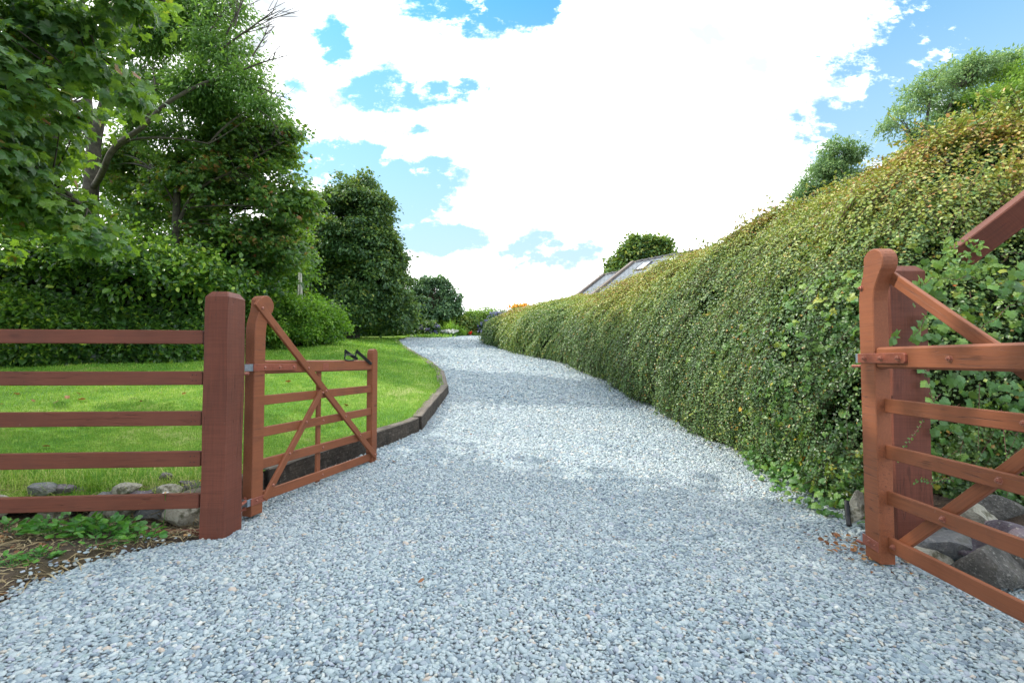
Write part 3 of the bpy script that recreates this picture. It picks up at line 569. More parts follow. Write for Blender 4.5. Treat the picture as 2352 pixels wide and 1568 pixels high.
sleeper((-1.23, 9.36), (-1.585, 11.3), .10, .20, 'low grey weathered sleeper just beyond the bend of the lawn edge', seed=4)
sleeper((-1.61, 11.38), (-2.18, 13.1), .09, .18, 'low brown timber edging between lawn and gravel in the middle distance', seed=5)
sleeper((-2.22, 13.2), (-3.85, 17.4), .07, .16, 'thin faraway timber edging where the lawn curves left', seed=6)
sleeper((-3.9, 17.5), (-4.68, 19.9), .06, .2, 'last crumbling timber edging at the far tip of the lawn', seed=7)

# ------------------------------------------------------------------ stones
def rock(c, r, mat, label, group, seed, rot=0.0, name='stone', flat=1.0):
    rng = np.random.default_rng(seed); bm = bmesh.new(); bmesh.ops.create_icosphere(bm, subdivisions=3, radius=1.0)
    pl = unit(rng.normal(size=(11, 3))); dd = rng.uniform(.50, .86, 11)
    for v in bm.verts:
        p = np.array(v.co); 
        for n_, d0 in zip(pl, dd):
            k = p@n_-d0
            if k > 0: p = p-n_*k*.98
        p = p*(1+.05*float(sn(p, 2.2, seed))+.02*float(sn(p, 7, seed+1))); v.co = Vector((p*np.array(r)*1.18).tolist())
    me = bpy.data.meshes.new(name); bm.to_mesh(me); bm.free(); me.materials.append(mat)
    for p in me.polygons: p.use_smooth = True
    me.set_sharp_from_angle(angle=R(24)) if hasattr(me, 'set_sharp_from_angle') else None
    o = bpy.data.objects.new(name, me); COL.objects.link(o); o.location = c; o.rotation_euler = (rng.normal()*.12, rng.normal()*.12, rot); tag(o, label, 'stone', group); return o
def stones():
    GL = 'low stones under the rail fence'
    L_ = [((430, 1188), 3.55, (.155, .10, .115), 'st_pale', 'pale boulder with dark moss pressed against the left gatepost'),
          ((345, 1195), 3.60, (.16, .10, .125), 'st_grey', 'smooth grey boulder under the lowest fence rail, second from the gatepost'),
          ((285, 1170), 3.62, (.09, .09, .065), 'st_pale', 'small rounded stone wedged between two boulders under the lowest rail'),
          ((232, 1190), 3.60, (.10, .09, .10), 'st_pale', 'buff upright stone behind the green weed clump'),
          ((140, 1180), 3.62, (.12, .10, .06), 'st_pale', 'buff stone half buried behind the left part of the weeds'),
          ((385, 1130), 3.72, (.10, .09, .055), 'st_pale', 'cream stone under the white daisy flower'),
          ((285, 1127), 3.74, (.12, .09, .055), 'st_pale', 'flat cream stone above the lowest rail, left of the daisy'),
          ((318, 1137), 3.68, (.085, .07, .035), 'st_purple', 'thin purplish stone leaning between two cream stones'),
          ((255, 1143), 3.68, (.09, .07, .04), 'st_grey', 'blue grey cobble resting just above the lowest rail'),
          ((108, 1122), 3.78, (.12, .09, .055), 'st_grey', 'large smooth slate blue cobble near the left edge'),
          ((147, 1122), 3.78, (.075, .06, .042), 'st_purple', 'small purplish cobble touching the large blue one'),
          ((378, 1096), 3.95, (.055, .05, .035), 'st_purple', 'dark purple stone highest on the bank beside the grass'),
          ((432, 1108), 3.88, (.11, .06, .022), 'st_purple', 'flat dark slate lying beside the gatepost'),
          ((445, 1122), 3.82, (.095, .07, .038), 'st_dark', 'blackish mossy stone below the flat slate'),
          ((352, 1128), 3.80, (.05, .05, .035), 'st_grey', 'little grey stone squeezed left of the cream daisy stone'),
          ((415, 1125), 3.86, (.05, .05, .03), 'st_grey', 'little grey stone squeezed right of the cream daisy stone'),
          ((222, 1145), 3.7, (.05, .05, .03), 'st_purple', 'reddish purple pebble on the bank above the lowest rail'),
          ((5, 1160), 3.45, (.10, .07, .08), 'st_pale', 'pale stone cut off by the left edge beside the rail end'),
          ((180, 1130), 3.82, (.06, .05, .03), 'st_grey', 'small brownish stone among straw between the cobbles')]
    for i, ((px, py), Y, r, m, lb) in enumerate(L_): rock(P(px, py, Y), r, M[m], lb, GL, 40+i)
    GR = 'wall stones at the foot of the right hedge'
    R_ = [((2170, 1248), 2.92, (.155, .10, .085), 'st_grey', 'pale blue grey angular boulder showing through the lowest gap of the right gate'),
          ((2120, 1278), 2.90, (.13, .10, .06), 'st_pale', 'yellowish flat stone under the pale angular boulder'),
          ((2115, 1232), 3.02, (.09, .08, .045), 'st_purple', 'purplish stone behind the foot of the diagonal brace'),
          ((2265, 1305), 2.62, (.20, .12, .115), 'st_dark', 'large dark lichen speckled boulder resting on the gravel behind the right gate'),
          ((2245, 1262), 2.86, (.12, .09, .035), 'st_purple', 'thin purplish slab lying above the speckled boulder'),
          ((2330, 1232), 2.75, (.17, .12, .065), 'st_purple', 'wide mauve stone at the right edge of the picture'),
          ((2230, 1185), 3.05, (.13, .10, .07), 'st_pale', 'whitish broken stone in the shade above the slabs'),
          ((2290, 1170), 3.05, (.16, .10, .08), 'st_dark', 'brown grey rock tucked under the hedge leaves'),
          ((2400, 1290), 2.55, (.14, .12, .12), 'st_dark', 'dark stone just beyond the right edge of the picture'),
          ((2090, 1218), 3.12, (.07, .07, .10), 'st_grey', 'narrow stone in shadow beside the dark gatepost'),
          ((1968, 1165), 3.30, (.05, .06, .12), 'st_pale', 'narrow pale stone left of the gate stile under the hedge'),
          ((2190, 1215), 3.1, (.10, .09, .05), 'st_grey', 'grey wedge stone under the whitish broken stone')]
    for i, ((px, py), Y, r, m, lb) in enumerate(R_): rock(P(px, py, Y), r, M[m], lb, GR, 80+i)
stones()
sb_ = Acc(); rng0 = np.random.default_rng(3)
# bank of earth behind the right stones and under the hedge front
def bankmesh(name, path, depth, ztop, zbot, mat):
    c = smoothline(path, 8); T = unit(np.gradient(c, axis=0)); n = np.column_stack([-T[:, 1], T[:, 0]]); prof = [(0, zbot), (.02, zbot+.12), (.10, ztop-.05), (.22, ztop), (depth, ztop+.05)]
    V = np.array([[list(c[i]+n[i]*o)+[z] for o, z in prof] for i in range(len(c))]); V += .02*np.stack([sn(V, 6, 1), sn(V, 6, 2), sn(V, 6, 3)], -1)
    m = len(prof); i = np.arange(len(c)-1)[:, None]*m; j = np.arange(m-1)[None]; a = Acc(); a.add(V.reshape(-1, 3), np.stack([i+j, i+m+j, i+m+j+1, i+j+1], -1).reshape(-1, 4)); o = a.build(name, mat, smooth=True); tag(o, kind='structure'); return o
bankmesh('earth_bank', [(2.62, 3.35), (2.8, 3.12), (3.2, 2.92), (5, 2.85), (8, 2.85)], 1.2, .26, -.05, M['soil'])

# ------------------------------------------------------------------ hedges as sheets that leaves grow from
class Surf:
    def __init__(s, base, top, zf, prof, ns=220, npf=40, bulge=.10, seed=0, side=-1, spine=None, folds=0.0):
        b = np.column_stack([np.array(base), np.array(top)]); c = smoothline(b, 20)
        L = np.concatenate([[0], np.cumsum(np.linalg.norm(np.diff(c[:, :2], axis=0), axis=1))]); q = np.linspace(0, L[-1], ns); c = np.column_stack([np.interp(q, L, c[:, k]) for k in range(3)])
        T = unit(np.gradient(c[:, :2], axis=0)); k = np.ones(9)/9; T = unit(np.column_stack([np.convolve(np.pad(T[:, i], 4, mode='edge'), k, 'valid') for i in range(2)])); n = np.column_stack([T[:, 1], -T[:, 0]])*side
        pp = smoothline(prof, 8); Lp = np.concatenate([[0], np.cumsum(np.linalg.norm(np.diff(pp*[1, 3], axis=0), axis=1))]); qq = np.linspace(0, Lp[-1], npf); pp = np.column_stack([np.interp(qq, Lp, pp[:, k]) for k in range(2)])
        z0 = zf(c[:, 0], c[:, 1]); H = c[:, 2]-z0; sc = np.clip(H/3.0, .45, 1.2)
        G = np.zeros((ns, npf, 3)); G[:, :, :2] = c[:, None, :2]+n[:, None]*(pp[None, :, 0]*sc[:, None])[..., None]
        if spine is not None:
            sp = smoothline(spine, 20); sp = np.column_stack([np.interp(q, L, sp[:, k]) for k in range(2)]); tt = np.clip(pp[:, 0], 0, None)/pp[:, 0].max()
            G[:, :, :2] = c[:, None, :2]+(sp-c[:, :2])[:, None]*tt[None, :, None]+n[:, None]*(np.minimum(pp[None, :, 0], 0)*sc[:, None])[..., None]
        G[:, :, 2] = z0[:, None]+H[:, None]*pp[None, :, 1]
        s.G = G; s._norm(); s.G = G+s.N*(bulge*sn(G, .9, seed)+bulge*.5*sn(G, 2.3, seed+1)+bulge*.42*sn(G, 5.5, seed+2))[..., None]*np.clip(np.linspace(0, 3, npf), .5, 1)[None, :, None]; s._norm()
        if folds:
            ds_ = np.linalg.norm(np.gradient(s.G, axis=0), axis=-1).mean(); dp_ = np.linalg.norm(np.gradient(s.G, axis=1), axis=-1).mean(); u_ = np.arange(ns)[:, None]*ds_; v_ = np.arange(npf)[None]*dp_; w_ = u_+.65*v_; Q = np.stack([w_, .28*v_+0*w_, 0*w_+.3*u_*.2], -1)
            f_ = sn(Q, 3.6, seed+11)*.6+sn(Q, 7.5, seed+12)*.35; s.G = s.G+s.N*(folds*f_)[..., None]; s._norm()
        s.ns, s.np = ns, npf
        ds = np.linalg.norm(np.gradient(s.G, axis=0), axis=-1); dp = np.linalg.norm(np.gradient(s.G, axis=1), axis=-1); s.area = ds*dp; s.dp = dp.mean(); s.ds = ds.mean()
    def _norm(s):
        a = np.gradient(s.G, axis=0); b = np.gradient(s.G, axis=1); s.N = unit(np.cross(a, b))
        if (s.N[:, :, 0]*0+s.N[:, s.N.shape[1]//3, None, 2].mean()) .mean() < -0.0: s.N = s.N
        up = s.N[:, -8:, 2].mean()
        if up < 0: s.N = -s.N
    def at(s, i, j):
        i = np.clip(i, 0, s.ns-1.001); j = np.clip(j, 0, s.np-1.001); a = i.astype(int); b = j.astype(int); u = (i-a)[..., None]; v = (j-b)[..., None]
        f = lambda A: A[a, b]*(1-u)*(1-v)+A[a+1, b]*u*(1-v)+A[a, b+1]*(1-u)*v+A[a+1, b+1]*u*v
        return f(s.G), unit(f(s.N))
    def sample(s, n, rng, wfun=None):
        w = s.area.copy(); 
        if wfun is not None: w = w*wfun(s.G)
        w = w.ravel()/w.sum(); k = rng.choice(len(w), n, p=w); return k//s.np+rng.random(n)-.5, k % s.np+rng.random(n)-.5
    def shell(s, name, mat, parent, inset):
        G = s.G-s.N*inset; a = Acc(); i = np.arange(s.ns-1)[:, None]*s.np; j = np.arange(s.np-1)[None]; a.add(G.reshape(-1, 3), np.stack([i+j, i+s.np+j, i+s.np+j+1, i+j+1], -1).reshape(-1, 4)); return a.build(name, mat, parent, smooth=True)
def big_hedge():
    top = [3.50, 3.45, 3.36, 3.28, 3.22, 3.20, 3.19, 3.18, 3.16, 3.10, 3.0, 2.88, 2.8, 2.75, 2.75]
    SPN = [(9.5, 5.9), (7.2, 6.0), (6.2, 6.2), (5.9, 6.4), (5.75, 6.7), (5.7, 7.4), (5.6, 8.4), (5.3, 10.2), (4.9, 12.2), (4.0, 15.4), (2.9, 18.0), (1.9, 18.9), (1.7, 19.0), (1.8, 19.1), (2.0, 19.2)]
    prof = [(.12, .0), (-.02, .10), (-.12, .26), (-.10, .42), (.03, .56), (.28, .72), (.62, .86), (1.02, .955), (1.45, 1.0), (1.95, .99), (2.5, .93), (3.0, .7), (3.15, .3)]
    S = Surf(HB, top, lambda x, y: ZD(y)-.02, prof, 300, 60, .12, 11, side=1, spine=SPN, folds=.12)
    g = empty('hedge', (2.7, 6, 0)); tag(g, 'long tall billowing hedge of tiny leaves and trailing stems right of the drive', 'hedge')
    def ch(o): o.location = -Vector(g.location); return o
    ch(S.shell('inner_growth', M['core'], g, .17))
    rng = np.random.default_rng(21); dist = lambda G: np.linalg.norm(G-EYE, axis=-1)
    def vis(G):   # more growth where it is nearer
        d = dist(G); return (1/np.clip(d, 3, 30)**1.35)*np.where(G[..., 0]/np.maximum(G[..., 1], .1) > 1.35, .12, 1)
    # trailing stems with small leaves set along them
    N = 16500; K = 34; i0, j0 = S.sample(N, rng, vis); p, n = S.at(i0, j0); d = dist(p); step = (.010+.0011*d)
    drift = rng.normal(.65, .35, N); k = np.arange(K)[None]; jj = j0[:, None]-k*(step/S.dp)[:, None]; ii = i0[:, None]+k*(drift*step/S.ds)[:, None]+.4*np.sin(k*.25+rng.uniform(0, 6, N)[:, None])*(step/S.ds)[:, None]*2
    ii += k*0; frac = k/K; pos, nn = S.at(ii, jj); stray = rng.random(N) < .16
    lift = rng.uniform(-.05, .05, N)[:, None]+(.05+.05*rng.random(N))[:, None]*np.sin(frac*2.4)+np.where(stray, rng.uniform(.05, .26, N), 0)[:, None]*frac**2; pos = pos+nn*lift[..., None]; pos[..., 2] -= (frac**2*.03)
    ok = (jj > .4) & (ii > 0) & (ii < S.ns-1); ok &= ~((sn(pos, 3.4, 41) > .75) & (pos[..., 1] < 7) & (rng.random(pos.shape[:2]) < .85)); ok &= ~((sn(pos, 3.4, 41) > -.15) & (pos[..., 0] > 2.7) & (pos[..., 1] < 3.55) & (pos[..., 2] < 2.05) & (rng.random(pos.shape[:2]) < .8)); dr = np.gradient(pos, axis=1); dr = unit(dr)
    sd_ = np.where((k % 2) == 0, 1.0, -1.0)[..., None]*unit(np.cross(dr, nn)); al = unit(dr*.55+sd_+nn*.35+rng.normal(0, 1, pos.shape)*(.25+.05*d)[:, None, None]); nr = unit(nn+rng.normal(0, .55, pos.shape)+np.array([0, 0, .35]))
    h = (pos[..., 2]-ZD(pos[..., 1]))/np.maximum(S.G[..., 2].max()-ZD(pos[..., 1]), .1); stem_t = rng.normal(0, .10, N)[:, None]
    tint = .27+.50*sstep(.33, .86, h)+.006*d[:, None]*(.6+.4*(1+sn(pos, .8, 5))*.5)+.13*sn(pos, 1.6, 9)+stem_t+rng.normal(0, .10, pos.shape[:2]); tint = np.where(rng.random(tint.shape) < .02, .95, tint)  # yellower upwards: new growth, plus the sunlit upper half put into the colour
    size = (.0215+.0012*d)[:, None]*rng.uniform(.7, 1.25, pos.shape[:2]); m = ok
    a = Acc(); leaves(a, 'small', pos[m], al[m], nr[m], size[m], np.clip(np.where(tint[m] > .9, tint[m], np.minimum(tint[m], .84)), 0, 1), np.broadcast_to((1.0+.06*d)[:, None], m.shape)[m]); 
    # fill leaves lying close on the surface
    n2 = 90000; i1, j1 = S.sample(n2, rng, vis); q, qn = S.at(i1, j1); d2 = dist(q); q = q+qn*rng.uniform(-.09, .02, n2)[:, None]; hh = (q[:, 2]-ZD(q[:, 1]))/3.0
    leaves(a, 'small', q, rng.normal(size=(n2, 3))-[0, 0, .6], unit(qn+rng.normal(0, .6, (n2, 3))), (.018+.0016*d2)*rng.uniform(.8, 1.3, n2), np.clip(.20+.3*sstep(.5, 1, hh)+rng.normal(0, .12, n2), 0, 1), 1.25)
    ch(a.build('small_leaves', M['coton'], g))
    # stems: thin strips following the same lines
    sel = np.where((d < 13) & (rng.random(N) < .42))[0]; st = pos[sel][:, ::3]; sw = (.0010+.00016*d[sel])[:, None, None]; sdv = unit(np.cross(np.gradient(st, axis=1), nn[sel][:, ::3])); A_ = st-sdv*sw-.0*st; B_ = st+sdv*sw; C_ = st+nn[sel][:, ::3]*sw*1.6
    okk = ok[sel][:, ::3]; kk = st.shape[1]; V = np.stack([A_, C_, B_], 2).reshape(-1, 3); b0 = (np.arange(len(sel))[:, None]*kk+np.arange(kk-1)[None])*3; keep = (okk[:, 1:] & okk[:, :-1]).ravel(); b0 = b0.ravel()[keep][:, None]
    s_ = Acc(); s_.add(V, [b0+np.array([[0, 1, 4, 3]]), b0+np.array([[1, 2, 5, 4]])]); ch(s_.build('trailing_stems', M['twig'], g))
    # arching sprays that break the outline
    sp = Acc(); sl = Acc(); top_w = lambda G: vis(G)*np.where((G[..., 2]-ZD(G[..., 1])) > .86*(S.G[..., 2].max()-ZD(G[..., 1])), 1, .01)
    i2, j2 = S.sample(950, rng, top_w); q, qn = S.at(i2, j2)
    for a0, n0 in zip(q, qn):
        L_ = rng.uniform(.10, .55); az = rng.uniform(0, 6.28); dv = np.array([math.cos(az), math.sin(az), rng.uniform(.2, 1.1)]); dv = unit(dv*.6+n0*.8); t_ = np.linspace(0, 1, 9); pts = a0+np.outer(t_, dv)*L_-np.outer(t_**2, [0, 0, 1])*L_*rng.uniform(.1, .6)
        tube(sp, pts, np.linspace(.0022, .0009, 9)*(1+.1*np.linalg.norm(a0)), 3); m_ = 16; u_ = rng.random(m_); pp = np.column_stack([np.interp(u_, t_, pts[:, k_]) for k_ in range(3)])
        leaves(sl, 'oval', pp, rng.normal(size=(m_, 3)), rng.normal(size=(m_, 3))+[0, 0, 1], rng.uniform(.018, .034, m_)*(1+.06*np.linalg.norm(a0)), np.clip(rng.normal(.66, .16, m_), 0, 1))
    ch(sp.build('arching_shoots', M['twig'], g)); ch(sl.build('shoot_leaves', M['coton'], g))
    # lobed creeper leaves, thick round the near end and scattered further on
    def bw(G):
        near = np.exp(-((G[..., 1]-3.6)/1.25)**2)*(G[..., 1] < 8); low = np.where(G[..., 2] < 1.9, 1, .10); return vis(G)*(near*low+.010*(G[..., 1] < 12))*np.where(G[..., 0] < 4.6, 1, 1.0)
    n3 = 11500; i3, j3 = S.sample(n3, rng, bw); q, qn = S.at(i3, j3); lf = rng.random(n3)**.7; q = q+qn*(-.05+.17*lf)[:, None]; b_ = Acc(); hk = ~((sn(q, 3.4, 41) > .55) & (rng.random(n3) < .85)) & ~((sn(q, 3.4, 41) > -.1) & (q[:, 0] > 2.7) & (q[:, 1] < 3.6) & (q[:, 2] < 2.0) & (rng.random(n3) < .7)); q, qn, lf = q[hk], qn[hk], lf[hk]; n3 = len(q)
    al = unit(np.column_stack([rng.normal(0, .55, n3), rng.normal(0, .55, n3), -.8+rng.normal(0, .35, n3)])); nr = unit(qn*1.0+rng.normal(0, .38, (n3, 3))+[0, 0, .35])
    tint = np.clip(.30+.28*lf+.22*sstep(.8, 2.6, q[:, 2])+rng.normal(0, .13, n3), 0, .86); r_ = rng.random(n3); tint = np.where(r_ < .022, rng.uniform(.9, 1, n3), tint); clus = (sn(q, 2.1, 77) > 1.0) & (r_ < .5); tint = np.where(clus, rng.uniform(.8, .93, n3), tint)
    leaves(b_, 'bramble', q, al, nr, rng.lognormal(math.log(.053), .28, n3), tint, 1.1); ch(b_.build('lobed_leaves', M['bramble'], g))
    # a few trails hanging out over the gate
    tr = Acc(); tl = Acc()
    for px, py, Y0, dx, dz, n_, big in [(2160, 905, 2.98, -.34, -.34, 30, 0), (2190, 1105, 2.95, -.30, .06, 22, 0), (2300, 590, 2.95, .16, .07, 14, 0), (2130, 730, 2.95, -.16, -.10, 7, 1), (2060, 770, 2.95, -.08, .02, 4, 1), (2250, 880, 2.98, -.1, -.35, 16, 0), (2120, 840, 2.98, .02, -.3, 8, 1), (2300, 940, 2.9, -.05, -.4, 20, 0), (2240, 640, 2.95, -.3, .02, 22, 0), (2150, 640, 2.9, -.2, -.03, 12, 1), (2330, 700, 2.9, -.3, -.12, 24, 0)]:
        a0 = P(px, py, Y0); t_ = np.linspace(0, 1, 14); pts = a0+np.column_stack([dx*t_, -.08*t_, dz*t_-.05*t_**2+.012*np.sin(t_*9)]); tube(tr, pts, np.linspace(.003, .0012, 14), 5)
        u_ = np.linspace(.05, 1, n_); pp = np.column_stack([np.interp(u_, t_, pts[:, k_]) for k_ in range(3)]); alt = np.where(np.arange(n_) % 2, 1, -1)[:, None]; dv = unit(np.array([dx, -.08, dz])); sdv = unit(np.cross(dv, [0, 1, .2]))
        leaves(tl, 'bramble' if big else 'oval', pp, dv*.5+sdv*alt+rng.normal(0, .2, (n_, 3)), np.array([-.3, -1, .5])+rng.normal(0, .35, (n_, 3)), (.052 if big else .017)*rng.uniform(.75, 1.3, n_), np.clip(rng.normal(.5, .14, n_), 0, .8))
    n4 = 360; px_ = rng.uniform(2095, 2500, n4); py_ = rng.uniform(585, 1120, n4); kp = (px_ > 2145) | ((py_ < 780) & (rng.random(n4) < .9)) | (px_ > 2118); kp &= sn(np.column_stack([px_/100, py_/100, 0*px_]), 1.6, 4) < .35; kp &= (py_ < 960) | (rng.random(n4) < .4); px_, py_ = px_[kp], py_[kp]; n4 = len(px_)
    q = np.array([P(a_, b2, y_) for a_, b2, y_ in zip(px_, py_, rng.uniform(2.93, 3.22, n4))]); leaves(tl, 'bramble', q, np.column_stack([rng.normal(0, .6, n4), rng.normal(0, .3, n4), -.7+rng.normal(0, .4, n4)]), np.column_stack([rng.normal(-.2, .4, n4), -1+rng.normal(0, .3, n4), .5+rng.normal(0, .4, n4)]), rng.lognormal(math.log(.055), .28, n4), np.clip(rng.normal(.36, .20, n4), 0, .84), 1.1)
    n6 = 420; yy_ = rng.uniform(3.35, 5.4, n6); out_ = rng.random(n6)**1.6; xx_ = np.interp(yy_, hby, hbx)-.02-.34*out_*np.clip(1.35-(yy_-3.3)*.45, .3, 1); q = np.column_stack([xx_, yy_, ZD(yy_)+.03+rng.uniform(0, .32, n6)*(1-.8*out_)])
    leaves(tl, 'bramble', q, np.column_stack([rng.normal(-.3, .5, n6), rng.normal(0, .5, n6), rng.normal(-.3, .3, n6)]), np.column_stack([rng.normal(-.4, .4, n6), rng.normal(-.3, .4, n6), .9+0*xx_]), rng.lognormal(math.log(.052), .25, n6), np.clip(rng.normal(.42, .17, n6), 0, .84), 1.1)
    n5 = 150; q = np.array([P(a_, b2, y_) for a_, b2, y_ in zip(rng.uniform(2165, 2262, n5), rng.uniform(545, 632, n5), rng.uniform(2.82, 2.98, n5))])
    leaves(tl, 'oval', q, rng.normal(0, 1, (n5, 3))+[-.5, 0, -.5], rng.normal(0, .5, (n5, 3))+[-.3, -1, .7], rng.uniform(.018, .04, n5), np.clip(rng.normal(.6, .14, n5), 0, .86), 1.1)
    ch(tr.build('hanging_trails', M['twig'], g)); ch(tl.build('trail_leaves', M['bramble'], g))
    return S
HS = big_hedge()

def leaf_hedge(name, base, top, zf, prof, n, size, kind, mat, label, seed, cat='hedge', bulge=.15, side=-1, spray=0.0, tilt=.5, shell=.14, ns=120, lay=False):
    S = Surf(base, top, zf, prof, ns, 36, bulge, seed, side); g = empty(name, (float(base[0][0]), float(base[0][1]), float(zf(np.array([base[0][0]]), np.array([base[0][1]]))[0]))); tag(g, label, cat)
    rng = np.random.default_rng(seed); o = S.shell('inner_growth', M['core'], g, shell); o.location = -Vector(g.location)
    vis = lambda G: (1/np.clip(np.linalg.norm(G-EYE, axis=-1), 3, 40))*np.where(np.abs(G[..., 0])/np.maximum(G[..., 1], .1) > 1.3, .15, 1)
    i, j = S.sample(n, rng, vis); q, qn = S.at(i, j); dep = rng.random(n)**1.4; cl = sn(q, 3.2, seed+3)
    if lay:
        lay_ = sn(q*[.5, .5, 1.7], 2.6, seed+8); kp = (lay_ > -.25) | (rng.random(n) < .22); i, j, q, qn, dep, cl = i[kp], j[kp], q[kp], qn[kp], dep[kp], cl[kp]; n = len(q)
    q = q+qn*(-.22*dep+.10+.07*cl+spray*rng.exponential(.3, n)*(j > 20))[:, None]; al = unit(qn*.5+rng.normal(0, .7, (n, 3))+[0, 0, -.35]); nr = unit(qn*tilt+[0, 0, .75]+rng.normal(0, .5, (n, 3)))
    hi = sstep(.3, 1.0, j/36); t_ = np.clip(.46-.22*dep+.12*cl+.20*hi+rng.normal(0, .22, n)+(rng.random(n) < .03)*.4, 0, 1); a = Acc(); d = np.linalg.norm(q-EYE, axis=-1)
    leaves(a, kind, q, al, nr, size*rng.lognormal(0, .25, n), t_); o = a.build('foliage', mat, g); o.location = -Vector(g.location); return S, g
ZL = lambda x, y: np.where(x < KX(y), zlawn(x, y), ZD(y))
pf = [(.12, 0), (0, .12), (-.05, .35), (.03, .62), (.22, .85), (.55, .98), (1.1, 1.02), (1.8, .95)]
leaf_hedge('hedge', [(-22, 8.4), (-13, 8.7), (-9.5, 9.0), (-7.5, 9.5), (-6.6, 10.7), (-6.7, 13.0), (-7.2, 15)], [3.8, 3.75, 3.6, 3.4, 3.15, 3.0, 2.95], ZL, pf, 95000, .098, 'oval', M['beech'],
           'dark green leafy hedge standing across the lawn behind the rail fence', 31, bulge=.3, side=-1, spray=.6, ns=160, lay=True, shell=.30)
leaf_hedge('hedge', [(-10, 21.3), (-7.8, 22.2), (-5, 23.7), (-3.2, 24.2), (-2.3, 24.6), (-1.5, 25.6)], [3.3, 3.4, 3.45, 3.4, 3.35, 3.1], lambda x, y: LA(y)-.1, pf, 30000, .11, 'small', M['beech'],
           'dark clipped hedge at the far end of the lawn below the big dense tree', 33, bulge=.10, spray=.1)

# ------------------------------------------------------------------ trees and shrubs
def tree(name, limbs, blobs, nt, nl, size, kind, lmat, bmat, label, seed, cat='tree', clus=.36, droop=.35, lumps=0, group=None, base=None, hollow=.45, gap=.25, flat=.7, bare=None, width=1.0, twigr=.012, tintb=0.0, toplight=.12):
    """limbs: list of (points, r0, r1); blobs: (centre, radii)"""
    rng = np.random.default_rng(seed); base = np.array(base if base is not None else limbs[0][0][0], float); g = empty(name, base); tag(g, label, cat, group)
    tb = Acc(); nodes = []
    for pts, r0, r1 in limbs:
        c = smoothline(pts, 6) if len(pts) > 2 else np.array(pts, float); c = c+.03*np.stack([sn(c, 2, seed), sn(c, 2, seed+1), 0*c[:, 0]], -1)*(r0 > .05); tube(tb, c, np.linspace(r0, r1, len(c)), 9); nodes.append(c)
    nodes = np.concatenate(nodes)
    if lumps:
        ex = []
        for c, r in blobs:
            r = np.array(r, float)
            for _ in range(lumps):
                dv = unit(rng.normal(size=3)+[0, -.3, .25]); ex.append((np.array(c)+dv*r*rng.uniform(.80, 1.12), r*rng.uniform(.24, .42)))
        blobs = [(c, np.array(r)*.9) for c, r in blobs]+ex
    vol = np.array([b[1][0]*b[1][1]*b[1][2] for b in blobs])**.72; vol /= vol.sum(); TW = []; TN = []
    for (c, r), v in zip(blobs, vol):
        c = np.array(c, float); r = np.array(r, float); m = int(nt*v*1.6)+3; dv = unit(rng.normal(size=(m, 3))); rad = hollow+(1-hollow)*rng.random(m)**.6; p = c+dv*r*(rad*(1+.30*sn(dv*2.6+c, 1.5, seed+7)))[:, None]
        keep = (sn(p, 1.5, seed+9) > -gap*2.2+.0) | (rng.random(m) < .25); keep &= rng.random(m) < .8; TW.append(p[keep]); TN.append(unit(dv/r)[keep])
    tw = np.concatenate(TW); tn = np.concatenate(TN); m = len(tw)
    # twigs joining the clumps to the nearest limb
    dd = np.linalg.norm(tw[:, None]-nodes[None], axis=-1)+np.maximum(0, nodes[None, :, 2]-tw[:, None, 2])*1.2; nn_ = nodes[dd.argmin(1)]
    sel = rng.random(m) < min(1, 260/m); 
    for a0, b0 in zip(nn_[sel], tw[sel]):
        t_ = np.linspace(0, 1, 6); L_ = np.linalg.norm(b0-a0); mid = (a0+b0)/2+rng.normal(0, .10*L_, 3)+[0, 0, .08*L_]; pts = np.outer((1-t_)**2, a0)+np.outer(2*t_*(1-t_), mid)+np.outer(t_**2, b0); tube(tb, pts, np.linspace(twigr*(.6+.5*L_), twigr*.3, 6), 4)
    if bare:
        for a0, b0, r in bare:
            a0 = np.array(a0); b0 = np.array(b0); L_ = np.linalg.norm(b0-a0); t_ = np.linspace(0, 1, 9); pts = a0+np.outer(t_, b0-a0)+.06*L_*np.stack([np.sin(t_*5), 0*t_, np.sin(t_*4+1)], -1)*t_[:, None]; tube(tb, pts, np.linspace(r, r*.3, 9), 5)
            for _ in range(5):
                k = rng.integers(2, 8); e = pts[k]+(b0-a0)*rng.uniform(.15, .4)+rng.normal(0, .16*L_, 3)*[1, .6, 1]; tube(tb, [pts[k], (pts[k]+e)/2+rng.normal(0, .03*L_, 3), e], [r*.5, r*.35, r*.2], 4)
                for _ in range(2): e2 = e+(e-pts[k])*rng.uniform(-.2, .5)+rng.normal(0, .07*L_, 3); tube(tb, [(pts[k]+e)/2, e2], [r*.3, r*.15], 3)
    o = tb.build('trunk', bmat, g, smooth=True); o.location = -Vector(base)
    n = m*nl; ti = np.repeat(np.arange(m), nl); off = rng.normal(size=(n, 3))*[1, 1, flat]*clus*.6; q = tw[ti]+off; q[:, 2] -= droop*.25*np.abs(off[:, :2]).sum(1)
    outw = unit(tn[ti]+off/clus*.5); al = unit(outw*.7+rng.normal(0, .45, (n, 3))+[0, 0, -droop]); nr = unit(outw*.45+[0, 0, .8]+rng.normal(0, .42, (n, 3)))
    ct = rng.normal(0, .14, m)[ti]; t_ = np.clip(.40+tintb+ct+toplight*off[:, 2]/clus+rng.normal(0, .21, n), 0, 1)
    a = Acc(); leaves(a, kind, q, al, nr, size*rng.lognormal(0, .22, n), t_, width); o = a.build('crown', lmat, g); o.location = -Vector(base); return g
def PB(px, py, Y, r): return (P(px, py, Y), r if isinstance(r, tuple) else (r, r*.9, r*.85))
G0 = lambda x, y: np.array([x, y, float(LA(y))-.1])
